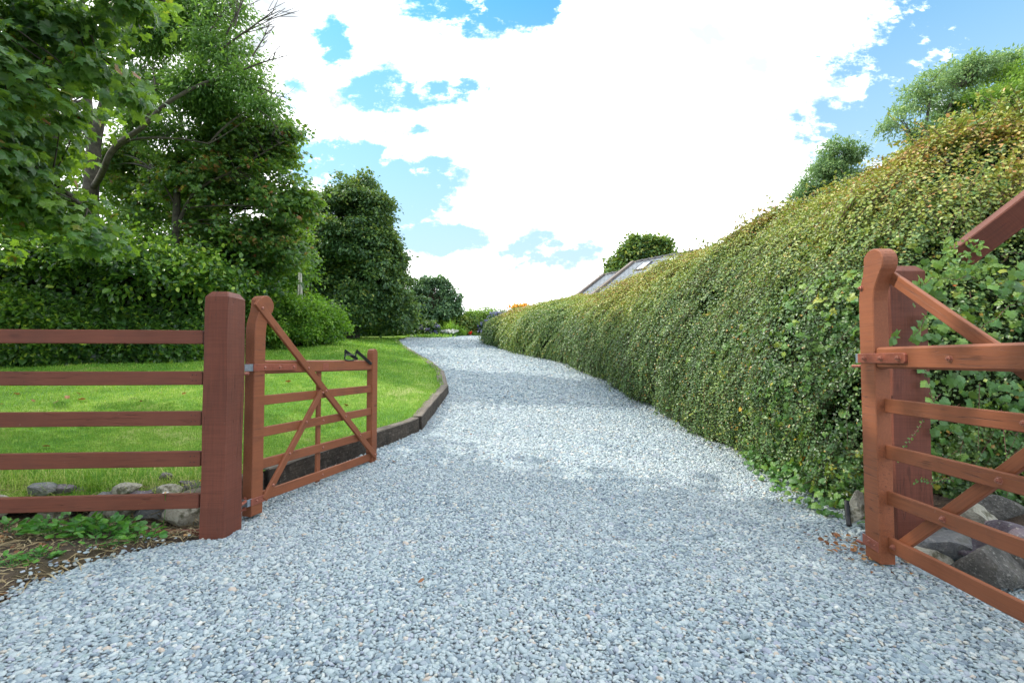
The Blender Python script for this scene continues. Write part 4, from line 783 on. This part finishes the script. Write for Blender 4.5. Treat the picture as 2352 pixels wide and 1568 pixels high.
# near broad-leaved tree overhanging from the left
tree('maple_tree', [([G0(-8.6, 4.8), (-8.5, 4.8, 2.5), (-8.2, 4.7, 4.5), (-7.8, 4.4, 7)], .24, .10), ([(-8.4, 4.8, 3.2), (-7.2, 5.2, 4.3), P(60, 180, 5.6), P(230, 130, 5.5)], .06, .012), ([(-8.4, 4.8, 2.8), (-7.2, 5.6, 3.3), P(60, 390, 6.0), P(200, 480, 6.2)], .08, .02), ([(-8.1, 4.6, 5), (-6.5, 4.9, 5.8), P(200, -60, 5.2), P(380, 0, 5.2)], .08, .02)],
     [PB(10, 90, 5.6, (.95, .9, .6)), PB(150, 45, 5.5, (.62, .6, .28)), PB(290, 15, 5.3, (.50, .5, .15)), PB(230, 150, 5.5, (.42, .4, .13)), PB(320, 225, 5.5, (.26, .3, .07)), PB(-10, 400, 6.1, (.62, .7, .6)), PB(100, 480, 6.2, (.72, .6, .27)), PB(215, 545, 6.2, (.45, .5, .14)), PB(-150, 250, 5.4, 1.6), PB(-60, 520, 6.2, (.9, .7, .5)), ((-8, 3.8, 6.4), (2.2, 2.2, 1.6)), ((-7.0, 1.6, 7.0), (2.0, 2.0, 1.2))],
     1250, 20, .108, 'maple', M['maple'], M['barkdark'], 'near maple with broad lobed leaves overhanging the top left corner', 51, clus=.20, droop=.65, hollow=.1, gap=.02, flat=.45)
# ash with forked pale trunk
ab = G0(-10.3, 12)
tree('ash_tree', [([ab, P(208, 560, 12), P(211, 430, 12), P(214, 335, 12)], .20, .15), ([P(212, 345, 12), P(205, 260, 12), P(198, 190, 12), P(190, 90, 12), P(186, -60, 12)], .13, .05), ([P(214, 345, 12), P(243, 240, 12), P(278, 130, 11.8), P(290, 60, 11.7), P(300, -60, 11.6)], .135, .05), ([P(216, 430, 12), P(240, 390, 11.0), P(268, 335, 10.6), P(330, 290, 10.3), P(380, 240, 10.1), P(455, 195, 10.1), P(535, 168, 10.5)], .075, .022), ([P(330, 290, 10.3), P(355, 215, 10.2), P(350, 150, 10.3)], .03, .012), ([P(278, 140, 11.8), P(330, 120, 11.6), P(400, 90, 11.3), P(480, 50, 11)], .05, .015), ([P(250, 360, 10.9), P(300, 322, 10.7), P(400, 318, 10.5), P(480, 330, 10.5)], .035, .012)],
     [PB(345, 100, 11.5, (1.0, .9, .8)), PB(440, 60, 11.2, (.9, .9, .75)), PB(520, 110, 10.9, (.7, .8, .6)), PB(575, 190, 10.5, (.55, .6, .45)), PB(620, 250, 10.5, (.32, .5, .3)), PB(470, 210, 10.8, (.8, .8, .5)), PB(380, 290, 11.2, (.9, .8, .6)), PB(110, 60, 12.6, (1.1, 1, .9)), PB(60, 300, 13, (1.0, 1.0, 1.0)), PB(330, -90, 12, (1.5, 1.0, .5)), PB(120, -100, 12, (1.5, 1.0, .6)), PB(330, 190, 11.7, (.8, .7, .6)), PB(500, 20, 11, (.9, .8, .5)), PB(310, 200, 11.9, (.5, .5, .5))],
     4600, 38, .095, 'narrow', M['ash'], M['bark'], 'tall ash tree with forked pale grey trunk and feathery leaves', 52, clus=.24, droop=.4, hollow=.1, gap=.06, width=1.25,
     bare=[(P(500, 120, 10.4), P(645, 10, 10.2), .026), (P(520, 80, 10.4), P(585, -60, 10.2), .022), (P(560, 160, 10.0), P(668, 120, 9.9), .020), (P(590, 200, 10.0), P(655, 225, 9.9), .016), (P(580, 130, 10.1), P(625, 50, 10.1), .018), (P(540, 60, 10.2), P(560, -40, 10.2), .018), (P(590, 250, 10.1), P(650, 300, 10.0), .014), (P(120, 420, 11), P(70, 260, 11), .02), (P(160, 330, 11), P(120, 210, 11), .016), (P(470, 90, 10.4), P(520, 10, 10.4), .018)], twigr=.010)
tree('maple_tree', [([G0(-7.95, 11.5), P(404, 600, 11.4), P(408, 470, 11.4), P(412, 360, 11.5), P(420, 260, 11.8)], .12, .04), ([P(406, 520, 11.4), P(450, 440, 11.2), P(540, 390, 11.1), P(640, 330, 11.2)], .045, .012), ([P(407, 480, 11.4), P(380, 430, 11.3), P(350, 390, 11.3)], .03, .01), ([P(450, 640, 13), P(490, 560, 12.7), P(540, 480, 12.4)], .07, .03)],
     [PB(560, 330, 12, (1.1, 1.0, .65)), PB(655, 305, 11.9, (.55, .6, .30)), PB(640, 350, 11.9, (.5, .6, .35)), PB(500, 420, 12, (1.3, 1.1, .75)), PB(620, 440, 12, (.95, 1, .65)), PB(690, 470, 12, (.35, .5, .35)), PB(400, 460, 13.2, (1.3, 1.0, 1.0)), PB(560, 540, 12.5, (1.4, 1.1, .7)), PB(650, 570, 12.8, (.75, .8, .6)), PB(330, 380, 13.4, (1.2, 1.0, .9)), PB(520, 610, 13, (1.2, .9, .5))],
     2000, 36, .088, 'maple', M['maple'], M['barkdark'], 'spreading maple tinged with brown seeds behind the left hedge', 53, clus=.25, droop=.45, hollow=.15, gap=.12, flat=.35, tintb=.12)
tree('ivy_tree', [([G0(-13, 14.5), P(120, 600, 14.5), P(130, 420, 14.5)], .2, .12), ([G0(-9.8, 14.8), P(330, 560, 14.8), P(300, 420, 14.8)], .16, .1)],
     [PB(240, 480, 14.5, (1.9, .9, 1.3)), PB(60, 470, 14.5, (2.2, .9, 1.4)), PB(320, 560, 14, (1.5, .8, .8)), PB(-200, 350, 13.5, (3, 1.2, 2.5)), PB(150, 560, 13.5, (1.8, .8, .6)), PB(250, 380, 14.8, (.9, .7, .7)), PB(40, 200, 15, (1.4, .9, 1.0))],
     1150, 36, .085, 'oval', M['ivy'], M['barkdark'], 'dark ivy clad trees massed behind the ash trunk', 54, clus=.36, droop=.5, hollow=.2, gap=.22, tintb=.12)
tree('holly_tree', [([G0(-8.2, 15.5), P(600, 640, 15.5), P(605, 520, 15.5)], .12, .06)],
     [PB(590, 620, 15.2, (1.4, .8, 1.0)), PB(670, 600, 15.4, (.7, .7, 1.1)), PB(480, 640, 14.6, (1.5, .8, .8)), PB(660, 530, 15.5, (.7, .7, .7))],
     520, 38, .085, 'oval', M['ivy'], M['barkdark'], 'dark evergreen filling the gap between the maple and the big dense tree', 58, clus=.34, hollow=.3, gap=.3)
ZS = float(LA(20))
tree('sycamore_tree', [([G0(-6.6, 20), (-6.6, 20, 4.5), P(815, 520, 20)], .28, .12)],
     [PB(818, 455, 20, (.95, 1.1, .95)), PB(770, 500, 20, (1.0, 1.2, .8)), PB(862, 500, 20, (.75, 1.1, .75)), PB(820, 560, 19.6, (1.6, 1.5, 1.0)), PB(745, 570, 20, (1.0, 1.2, .9)), PB(885, 585, 20, (.55, 1.0, .75)), PB(850, 640, 19.7, (1.3, 1.3, .9)), PB(755, 650, 20, (1.2, 1.2, 1.0)), PB(800, 710, 19.8, (1.9, 1.3, .9)), PB(895, 690, 20.3, (.45, .7, .8)), PB(725, 720, 20.5, (1.0, .9, .8)), PB(725, 480, 20.4, (.5, .6, .5)), PB(715, 600, 20.5, (.9, .9, 1.1)), PB(910, 600, 20, (.3, .6, .4)), PB(905, 650, 20.3, (.55, .8, .7)), PB(915, 720, 20.8, (.6, .8, .7)), PB(860, 560, 19.6, (.8, .9, .8))],
     2300, 40, .115, 'oval', M['syc'], M['barkdark'], 'big dense rounded sycamore rising from the hedge at the far left of the drive', 55, clus=.27, droop=.45, hollow=.55, gap=.4, flat=.5, toplight=.2, lumps=7)
def bush(name, blobs, n_t, n_l, size, kind, mat, label, seed, cat='shrub', base=None, **k):
    c = blobs[0][0]; b0 = base if base is not None else (c[0], c[1], float(ZL(np.array([c[0]]), np.array([c[1]]))[0])-.05); b0 = np.array(b0, float)
    return tree(name, [([b0, b0+(np.array(c)-b0)*.5, np.array(c, float)], .04, .02)], blobs, n_t, n_l, size, kind, mat, M['twig'], label, seed, cat, base=b0, **k)
bush('bush', [PB(700, 745, 14.2, (1.05, .9, .62)), PB(640, 740, 13.6, (.75, .8, .60)), PB(745, 755, 14.6, (.65, .7, .50)), PB(620, 770, 13.2, (.6, .6, .45)), PB(720, 720, 14.4, (.6, .7, .45))], 620, 44, .062, 'oval', M['ivy'],
     'rounded green bush at the lawn edge seen beyond the top of the open gate', 56, hollow=.6, gap=1, clus=.16, tintb=.30, lumps=5)
bush('shrub', [PB(1005, 715, 24.6, (1.1, .8, .75)), PB(945, 705, 24.4, (.9, .8, .9)), PB(915, 715, 24.0, (.8, .8, .9)), PB(1040, 712, 24.8, (.5, .7, .6)), PB(985, 665, 24.6, (.35, .5, .55)), PB(1015, 668, 24.6, (.25, .4, .5)), PB(940, 675, 24.4, (.2, .4, .5)), PB(970, 660, 24.6, (.10, .2, .4))]+[PB(x_, y_, 24.5, (.07, .1, .42)) for x_, y_ in ((928, 668), (945, 655), (962, 662), (983, 645), (998, 655), (1012, 648), (1026, 660), (1040, 675), (1052, 690), (972, 650))], 420, 32, .12, 'oval', M['pale'],
     'loose dark green shrub with upright shoots beyond the far hedge', 57, hollow=.2, gap=.2, clus=.17, lumps=3, tintb=-.30)
for i, (px, py, r, lb) in enumerate([(1088, 738, (.55, .5, .62), 'bright green upright shrub behind the iris clump'), (1128, 735, (.55, .5, .66), 'bright green leafy shrub above the second hydrangea'), (1165, 740, (.5, .5, .5), 'pale green shrub just left of the orange flowers')]):
    bush('shrub', [PB(px, py, 25.5, r), PB(px-12, py-14, 25.5, (.15, .2, .55)), PB(px+12, py-10, 25.5, (.15, .2, .5))], 260, 34, .10, 'narrow', M['lime' if i < 2 else 'pale'], lb, 60+i, clus=.2, width=1.4, tintb=-.1)
bush('shrub', [PB(1035, 755, 24.6, (1.1, .5, .45)), PB(1075, 752, 24.6, (.6, .5, .5))], 200, 30, .10, 'small', M['syc'], 'brownish green low shrub behind the flower bed', 64, clus=.2, tintb=.3)
# right-hand trees
tree('willow_tree', [([(12.9, 20, 2.2), P(1885, 520, 20), P(1880, 430, 20)], .14, .05), ([P(1885, 500, 20), P(1925, 420, 20), P(1945, 350, 20)], .08, .03)],
     [PB(1930, 360, 20, (.62, .8, .55)), PB(1965, 355, 20, (.35, .6, .30)), PB(1895, 385, 20, (.5, .7, .5)), PB(1925, 420, 20, (.9, .9, .75)), PB(1860, 425, 20, (.55, .7, .6)), PB(1835, 455, 20, (.35, .6, .35)), PB(1900, 480, 20, (1.2, .9, .7)), PB(1975, 420, 20, (.35, .6, .5)), PB(1910, 335, 20, (.15, .3, .25))],
     620, 30, .12, 'narrow', M['pale'], M['bark'], 'smaller windblown tree with several stems standing behind the middle of the right hedge', 71, clus=.18, hollow=.15, gap=.1, droop=.1, width=1.3, tintb=.0)
tree('willow_tree', [([(13.2, 16.5, 2.2), P(2110, 420, 16.5), P(2105, 350, 16.5), P(2080, 290, 16.5)], .12, .03), ([P(2110, 400, 16.5), P(2160, 310, 16.5), P(2200, 200, 16.5)], .10, .03), ([P(2105, 390, 16.5), P(2130, 260, 16.5), P(2140, 190, 16.5)], .07, .02)],
     [PB(2060, 285, 16.5, (.45, .7, .5)), PB(2035, 285, 16.5, (.25, .5, .3)), PB(2095, 230, 16.5, (.65, .8, .65)), PB(2150, 200, 16.5, (.7, .9, .75)), PB(2120, 310, 16.5, (.7, .8, .65)), PB(2220, 165, 16.8, (.75, .9, .45)), PB(2190, 250, 16.8, (.8, .9, .8)), PB(2165, 160, 16.5, (.3, .5, .25)), PB(2290, 150, 17, (.6, .8, .35))],
     900, 30, .115, 'narrow', M['pale'], M['bark'], 'tall airy blue green tree at upper right with sky showing through', 72, clus=.19, hollow=.1, gap=.05, droop=.1, width=1.3, tintb=.1)
tree('lime_tree', [([(17.0, 16, 2.2), P(2330, 380, 16), P(2330, 260, 16)], .2, .08), ([P(2320, 420, 15.4), P(2240, 330, 15.4)], .07, .02)],
     [PB(2330, 210, 16, (1.0, 1, .85)), PB(2270, 240, 15.8, (.75, .9, .7)), PB(2200, 320, 15.4, (.7, .8, .5)), PB(2270, 320, 15.5, (.9, .9, .6)), PB(2380, 260, 16, (.9, .9, .9)), PB(2350, 160, 16.2, (.7, .8, .35)), PB(2165, 345, 15.4, (.4, .6, .3)), PB(2450, 200, 16, (1.2, 1.2, 1.0)), PB(2350, 330, 15.5, (.9, .8, .5))],
     820, 34, .12, 'narrow', M['lime'], M['bark'], 'light yellow green leafy tree at the right edge above the hedge', 73, clus=.20, lumps=3, hollow=.3, gap=.2, droop=.15, width=1.5)
tree('round_tree', [([(9.6, 38, 2.4), P(1475, 600, 38)], .3, .15)],
     [PB(1478, 582, 38, (1.5, 1.5, 1.0)), PB(1440, 602, 38, (1.1, 1.2, .8)), PB(1515, 585, 38, (1.0, 1.2, .8)), PB(1420, 622, 38, (.7, 1, .6)), PB(1500, 565, 38, (.8, .8, .5))],
     420, 34, .24, 'oval', M['syc'], M['barkdark'], 'round green tree rising behind the slate roofs', 74, clus=.38, hollow=.5, gap=.5, tintb=.18, lumps=4)
# trees out of sight to the left whose shade falls over the drive
tree('maple_tree', [([G0(-8.5, -1.5), (-8.5, -1.5, 4), (-8.2, -1.2, 8)], .3, .12)], [((-8.5, -1, 7), (2.8, 2.8, 2.4)), ((-7, -3, 5.5), (2.4, 2.4, 1.8)), ((-9.5, 1.5, 6), (2.2, 2, 2.2)), ((-7.5, -6.5, 6), (3.4, 3.4, 2.6)), ((-11, 4.5, 8.5), (2.4, 2.6, 2.4)), ((-8.8, 0.8, 9.6), (2.6, 2.8, 2.2)), ((-8.8, -2.2, 10), (2.6, 2.8, 2.2)), ((-9.5, 4.0, 10), (1.8, 2.2, 1.8))],
     950, 34, .26, 'oval', M['maple'], M['barkdark'], 'maple out of the picture to the left of the gateway', 75, clus=.75, hollow=.3, gap=1.0)

# ------------------------------------------------------------------ utility pole
up = empty('utility_pole', P(690, 735, 14.2)*[1, 1, 0]+[0, 0, 1.6]); tag(up, 'thin pale grey pole between the maple and the big dense tree', 'pole')
a = Acc(); b0 = Vector(up.location); q = P(689, 590, 14.2); tube(a, [(0, 0, -.3), (0, 0, 1.5), (q[0]-b0.x, 0, q[2]-b0.z)], [.055, .05, .035], 8); a.build('pole_shaft', simple('weathered pole', (.42, .42, .36), .8), up, smooth=True)
a = Acc(); tube(a, [(-.06, -.09, -.3), (-.03, -.09, q[2]-b0.z-.2)], .02, 6); a.build('conduit', simple('conduit', (.5, .5, .4), .6), up)

# ------------------------------------------------------------------ house behind the hedge
def slate():
    m, t, b, out = newmat('grey slates'); tc = t.new('ShaderNodeTexCoord'); br = t.new('ShaderNodeTexBrick'); t.l.new(tc.outputs['Object'], br.inputs['Vector']); br.inputs['Scale'].default_value = 1.0
    br.inputs['Brick Width'].default_value = .32; br.inputs['Row Height'].default_value = .24; br.inputs['Mortar Size'].default_value = .018; br.inputs['Color1'].default_value = (.13, .155, .18, 1); br.inputs['Color2'].default_value = (.19, .215, .24, 1); br.inputs['Mortar'].default_value = (.05, .055, .06, 1)
    t.l.new(br.outputs[0], b.inputs['Base Color']); b.inputs['Roughness'].default_value = .75; bump(t, b, br.outputs['Fac'], -.6, .02); return m
M['slate'] = slate(); M['coping'] = simple('stone coping', (.17, .14, .12), .8, 0, .3, 6); M['render'] = simple('pale rendered wall', (.55, .52, .46), .9, 0, .1, 3); M['ridge'] = simple('ridge tiles', (.10, .10, .11), .6); M['glassy'] = simple('skylight glass', (.55, .6, .64), .08, .0, .02, 1, 0, 1.0)
def house():
    rd = Vector((-.6276, .7785, 0)) if False else Vector((-.806, 1.0, 0)).normalized(); ang = math.atan2(-rd.y, -rd.x)     # local +x along the ridge towards the right and nearer
    dn = Vector((-1.0, -.806, 0)).normalized(); pit = R(32)
    A = Vector(P(1456, 605.6, 30).tolist()); hs = empty('house', (A.x, A.y, 2.2), ang); tag(hs, 'slate roofed house mostly hidden behind the far right hedge with roof windows', 'house')
    inv = Matrix.Translation(hs.location) @ Matrix.Rotation(ang, 4, 'Z'); inv = inv.inverted(); ex = 1.0; ld = (inv.to_3x3() @ dn); sy = 1 if ld.y > 0 else -1
    def block(x0, x1, zr, w, nm):
        hz = w*math.tan(pit); a = Acc(); ze = zr-hz
        rbox(a, x0+.15, x1-.1, -w+.2, w-.2, -.5, ze+.05, .01); V = [(x, y, z) for x in (x0+.15, x1-.1) for y, z in ((-w+.2, ze+.05), (w-.2, ze+.05), (0, zr-.12))]; a.add(V, [np.array([[0, 1, 2], [3, 5, 4]])]); a.build('wall', M['render'], hs)
        r = empty('roof', (0, 0, 0)); r.parent = hs
        for s in (-1, 1):
            b_ = Acc(); L = w/math.cos(pit)+.15; rbox(b_, x0, x1, -L, 0, -.06, .06, .01); o = b_.build('roof_slope', M['slate'], r)
            o.matrix_local = Matrix.Translation((0, 0, zr)) @ Matrix.Rotation(0 if s == -1 else math.pi, 4, 'Z') @ Matrix.Rotation(pit, 4, 'X') if s == -1 else Matrix.Translation((x0+x1, 0, zr)) @ Matrix.Rotation(math.pi, 4, 'Z') @ Matrix.Rotation(pit, 4, 'X')
            c_ = Acc(); rbox(c_, x0-.14, x0+.08, -L-.05, .02, .07, .20, .02); o2 = c_.build('coping', M['coping'], r); o2.matrix_local = Matrix.Translation((0, 0, zr)) @ Matrix.Rotation(pit, 4, 'X') if s == -1 else Matrix.Translation((2*x0+.02, 0, zr)) @ Matrix.Rotation(math.pi, 4, 'Z') @ Matrix.Rotation(pit, 4, 'X')
        rg = Acc(); x = x0+.2
        while x < x1-.2: rbox(rg, x, x+.42, -.09, .09, zr+.04, zr+.15, .02); rbox(rg, x+.425, x+.475, -.11, .11, zr+.03, zr+.19, .02); x += .48
        rg.build('ridge_tiles', M['ridge'], r); return r
    zr = A.z-2.2; r1 = block(0, 4.4, zr, 4.2, 'upper'); block(-2.35, -.15, zr-.45, 3.9, 'lower')
    for x in (1.0, 2.9):
        f = Acc(); s = sy; L0, L1 = -1.55, -.45
        for (a0, a1, b0_, b1) in ((x, x+.06, L0, L1), (x+.62, x+.68, L0, L1), (x+.06, x+.62, L0, L0+.06), (x+.06, x+.62, L1-.06, L1)): rbox(f, a0, a1, b0_, b1, .065, .15, .005)
        fo = f.build('roof_window', M['ridge'], hs); m = Matrix.Translation((0, 0, zr)) @ Matrix.Rotation(pit, 4, 'X') if sy < 0 else Matrix.Translation((2*x+.7, 0, zr)) @ Matrix.Rotation(math.pi, 4, 'Z') @ Matrix.Rotation(pit, 4, 'X'); fo.matrix_local = m
        p_ = Acc(); rbox(p_, x+.062, x+.618, L0+.062, L1-.062, .07, .12, .004); po = p_.build('pane', M['glassy'], fo)
house()

# ------------------------------------------------------------------ flower bed at the end of the drive
def flowerhead_bush(px, py, Y, r, n, hs_, fm, label, seed):
    g = bush('hydrangea', [PB(px, py, Y, r)], 90, 26, .09, 'oval', M['syc'], label, seed, cat='flowering shrub', clus=.15, hollow=.5, gap=1); rng = np.random.default_rng(seed); a = Acc(); c = P(px, py, Y); base = np.array(g.location)
    for _ in range(n):
        dv = unit(rng.normal(size=3)+[0, -.5, .5]); q = c+dv*np.array(r)*1.08; m = 26; o = unit(rng.normal(size=(m, 3))); leaves(a, 'blob', q+o*hs_*.7, rng.normal(size=(m, 3)), o, .055, np.clip(rng.random()*.8+rng.normal(0, .12, m), 0, 1))
    o = a.build('flower_heads', fm, g); o.location = -Vector(base)
flowerhead_bush(988, 758, 22.6, (.44, .4, .33), 34, .09, M['blueflower'], 'mauve and blue hydrangea left of the sword leaved clump', 91)
flowerhead_bush(1122, 752, 24.2, (.48, .4, .32), 40, .09, M['blueflower'], 'blue violet hydrangea behind the lavender and the stone edging', 92)
def clump(name, px, py, Y, n, h, w, mat, label, seed, cat='plant', spread=.2, lean=.9, flower=None, fn=0, fs=.05, z=None):
    c = P(px, py, Y); c[2] = max(c[2], float(ZD(Y))+.01) if Y > 21.5 else c[2]; g = empty(name, c); tag(g, label, cat); rng = np.random.default_rng(seed); p = np.column_stack([rng.normal(0, spread, n), rng.normal(0, spread*.6, n), np.zeros(n)]); o = blades('leaves', mat, p, h*rng.uniform(.5, 1.1, n), w, lean, rng.random(n), .5, seed); o.parent = g
    if flower:
        a = Acc(); s = Acc()
        for _ in range(fn):
            q = np.array([rng.normal(0, spread), rng.normal(0, spread*.6), h*rng.uniform(.7, 1.15)]); m = 9; leaves(a, 'blob', np.repeat(q[None], m, 0)+rng.normal(0, fs*.25, (m, 3)), rng.normal(size=(m, 3)), rng.normal(size=(m, 3))+[0, -.5, 1], fs, rng.random(m)); tube(s, [(q[0], q[1], 0), q], .004, 3)
        a.build('flowers', flower, g); s.build('stalks', M['weed'], g)
    return g
clump('crocosmia', 1033, 768, 23.2, 130, .85, .040, M['blade'], 'clump of sword shaped green leaves between the two hydrangeas', 93, spread=.14, lean=1.6)
clump('crocosmia', 1060, 772, 23.4, 80, .60, .034, M['blade'], 'smaller arching grassy clump right of the sword leaves', 94, spread=.14, lean=1.8)
clump('white_flowers', 1033, 777, 22.7, 120, .26, .03, M['weed'], 'low clump of white flowers at the edge of the gravel', 95, cat='flowers', spread=.16, flower=M['white'], fn=60, fs=.07)
clump('white_flowers', 943, 777, 21.9, 20, .10, .02, M['weed'], 'tiny tuft of white flowers before the dark hedge', 96, cat='flowers', spread=.05, flower=M['white'], fn=7, fs=.04)
clump('bedding_plants', 990, 782, 22.0, 320, .24, .05, M['blade'], 'yellow green leafy plants fringing the foot of the first hydrangea', 97, spread=.42, lean=1.8)
clump('bedding_plants', 1092, 772, 23.8, 120, .22, .03, M['blade'], 'bright lime tuft beside the red poppy', 98, spread=.09, lean=1.4)
clump('poppy', 1081, 772, 23.8, 24, .16, .02, M['weed'], 'single scarlet poppy near the stone edging', 99, cat='flowers', spread=.03, flower=M['red'], fn=5, fs=.09)
clump('yellow_flowers', 1197, 722, 20.8, 120, .38, .03, M['weed'], 'orange yellow flowers peeping over the far end of the right hedge', 100, cat='flowers', spread=.26, flower=M['yellow'], fn=62, fs=.075)
clump('lavender', 1128, 790, 18.6, 700, .66, .018, M['silver'], 'pale lavender bush at the far end of the long hedge', 101, cat='plant', spread=.13, lean=.9, flower=M['lavflower'], fn=190, fs=.045)
clump('lavender', 1145, 770, 18.9, 500, .80, .018, M['silver'], 'second lavender spray rising higher against the end of the long hedge', 102, cat='plant', spread=.14, lean=.8, flower=M['lavflower'], fn=190, fs=.045)
for i, (x0, x1) in enumerate([(1066, 1082), (1083, 1099), (1100, 1116)]):
    p = P(x0, 774.5, 23.3); q = P(x1, 773, 23.3); a = Acc(); rbox(a, 0, q[0]-p[0]-.01, 0, .2, -.1, .09, .02, 3, .01, .5, i); o = a.build('edging_stone', M['st_grey']); o.location = p
    tag(o, ['grey edging stone at the left end of the flower bed kerb', 'grey edging stone in the middle of the flower bed kerb', 'grey edging stone next to the lavender'][i], 'stone', 'edging stones of the flower bed')

# ------------------------------------------------------------------ weeds, daisies, fallen leaves
def weed(px, py, Y, n, r, s, label, seed):
    c = P(px, py, Y); c[2] = float(zg(np.array([c[0]]), np.array([c[1]]))[0]); g = empty('weed_plant', c); tag(g, label, 'weed', 'weeds on the soil by the fence'); rng = np.random.default_rng(seed); a = Acc(); st = Acc()
    for _ in range(n):
        az = rng.uniform(0, 6.28); rr = r*rng.random()**.6; b0 = np.array([math.cos(az)*rr*1.3, math.sin(az)*rr*.5, 0]); dv = np.array([math.cos(az)+rng.normal(0, .5), math.sin(az)*.6+rng.normal(0, .4), rng.uniform(.35, 1.6)]); dv = unit(dv); L_ = s*rng.uniform(.6, 1.4); e = b0+dv*L_
        tube(st, [b0, b0+dv*L_*.5, e], [.0022, .0018, .0012], 4, .3); k = 1; al = unit(dv*[1, 1, .25]+rng.normal(0, .15, 3)); nr = unit(np.array([0, 0, 1])+rng.normal(0, .35, 3)-dv*[.3, .3, 0])
        leaves(a, 'blob', e[None], al[None], nr[None], s*rng.uniform(.55, .95), np.clip(rng.normal(.5, .2), 0, 1), .9)
    a.build('leaves', M['weed'], g); st.build('stems', M['weed'], g)
weed(155, 1215, 3.28, 120, .16, .075, 'largest leafy weed clump against the stones under the fence', 111)
weed(235, 1222, 3.22, 95, .13, .075, 'broad leaved weed clump in the middle of the soil strip', 112)
weed(318, 1232, 3.2, 42, .09, .065, 'small weed rosette nearest the gatepost', 113)
weed(95, 1290, 2.85, 48, .07, .045, 'low pale weed on bare soil near the left edge', 114)
weed(28, 1318, 2.75, 30, .05, .045, 'tiny round leaved weed at the bottom left of the soil', 115)
weed(215, 1262, 3.02, 16, .10, .06, 'sparse seedling leaves at the gravel edge', 116)
weed(15, 1170, 3.3, 26, .08, .06, 'scrappy weed beside the broken end of the lowest rail', 117)
for i, (px, py, bx, by, Y, lb) in enumerate([(380, 1132, 372, 1225, 3.35, 'white daisy on a long stalk in front of the lowest rail'), (461, 1104, 432, 1150, 3.45, 'fading daisy on a bent stalk touching the gatepost')]):
    q = P(px, py, Y-.04 if i == 0 else Y-.15); b0 = P(bx, by, Y); b0[2] = max(b0[2], 0); g = empty('daisy', b0); tag(g, lb, 'flower', 'daisies by the fence'); a = Acc(); e = q-b0; tube(a, [(0, 0, 0), e*.5+[.01, 0, .01], e], .0018, 5); a.build('stalk', M['weed'], g)
    f = Acc(); m = 16; th = np.linspace(0, 6.28, m, endpoint=False); dv = np.column_stack([np.cos(th), np.sin(th)*.9, .25+0*th]); leaves(f, 'oval', np.repeat(e[None], m, 0), dv, np.array([[0, -.5, 1.]]*m), .020 if i == 0 else .012, .8+0*th, .8); f.build('petals', M['white'], g); bolt(g, e+[0, 0, .002], (0, -.3, 1), .007, M['yellow'], 'flower_centre')
rng = np.random.default_rng(77)
def fallen(x, y, z, s, label, group, seed):
    r = np.random.default_rng(seed); a = Acc(); leaves(a, 'maple' if s > .04 else 'blob', np.zeros((1, 3)), [[r.normal(), r.normal(), .1]], [[r.normal()*.4, r.normal()*.4, 1]], s, r.random()); V = a.v[0]; V[:, 2] += (V[:, 0]**2+V[:, 1]**2)*6*r.uniform(.5, 1.5)
    o = a.build('fallen_leaf', M['litter']); o.location = (x, y, z+.012); tag(o, label, 'leaf', group)
for i, (px, py) in enumerate([(188, 922), (125, 928), (365, 907), (186, 908), (320, 925), (75, 925), (35, 908), (5, 932), (425, 908), (540, 885), (800, 935), (240, 1052), (322, 1048), (110, 1030), (905, 832), (660, 880), (150, 918)]):
    r_ = ray(px, py); ts = np.linspace(3.5, 14, 400); z = zlawn(r_[0]*ts, ts); k = int(np.argmax(EYE[2]+r_[2]*ts < z)) if (EYE[2]+r_[2]*ts < z).any() else 200; fallen(r_[0]*ts[k], ts[k], z[k]+.012, .042+.035*rng.random(), 'curled brown fallen leaf lying on the lawn behind the fence or gate', 'fallen leaves on the lawn', 200+i)
for i, (px, py) in enumerate([(1727, 1110), (907, 1065), (1063, 820), (1085, 815), (1055, 835), (960, 1350), (1130, 1240), (1945, 1110)]):
    r_ = ray(px, py); ts = np.linspace(1.5, 14, 500); z = ZD(ts); k = int(np.argmax(EYE[2]+r_[2]*ts < z)) if (EYE[2]+r_[2]*ts < z).any() else 200; fallen(r_[0]*ts[k], ts[k], z[k]+.012, .030+.02*rng.random(), 'small orange brown fallen leaf lying on the gravel', 'fallen leaves on the gravel', 240+i)
# black hose end under the hedge
h = Acc(); p = P(1945, 1150, 3.32); tube(h, [p, p+[-.03, -.05, -.09], p+[-.05, -.09, -.135]], .016, 8); tag(h.build('hose_end', M['black'], origin=tuple(p)), 'black hose end poking out from under the hedge by the gate', 'hose')
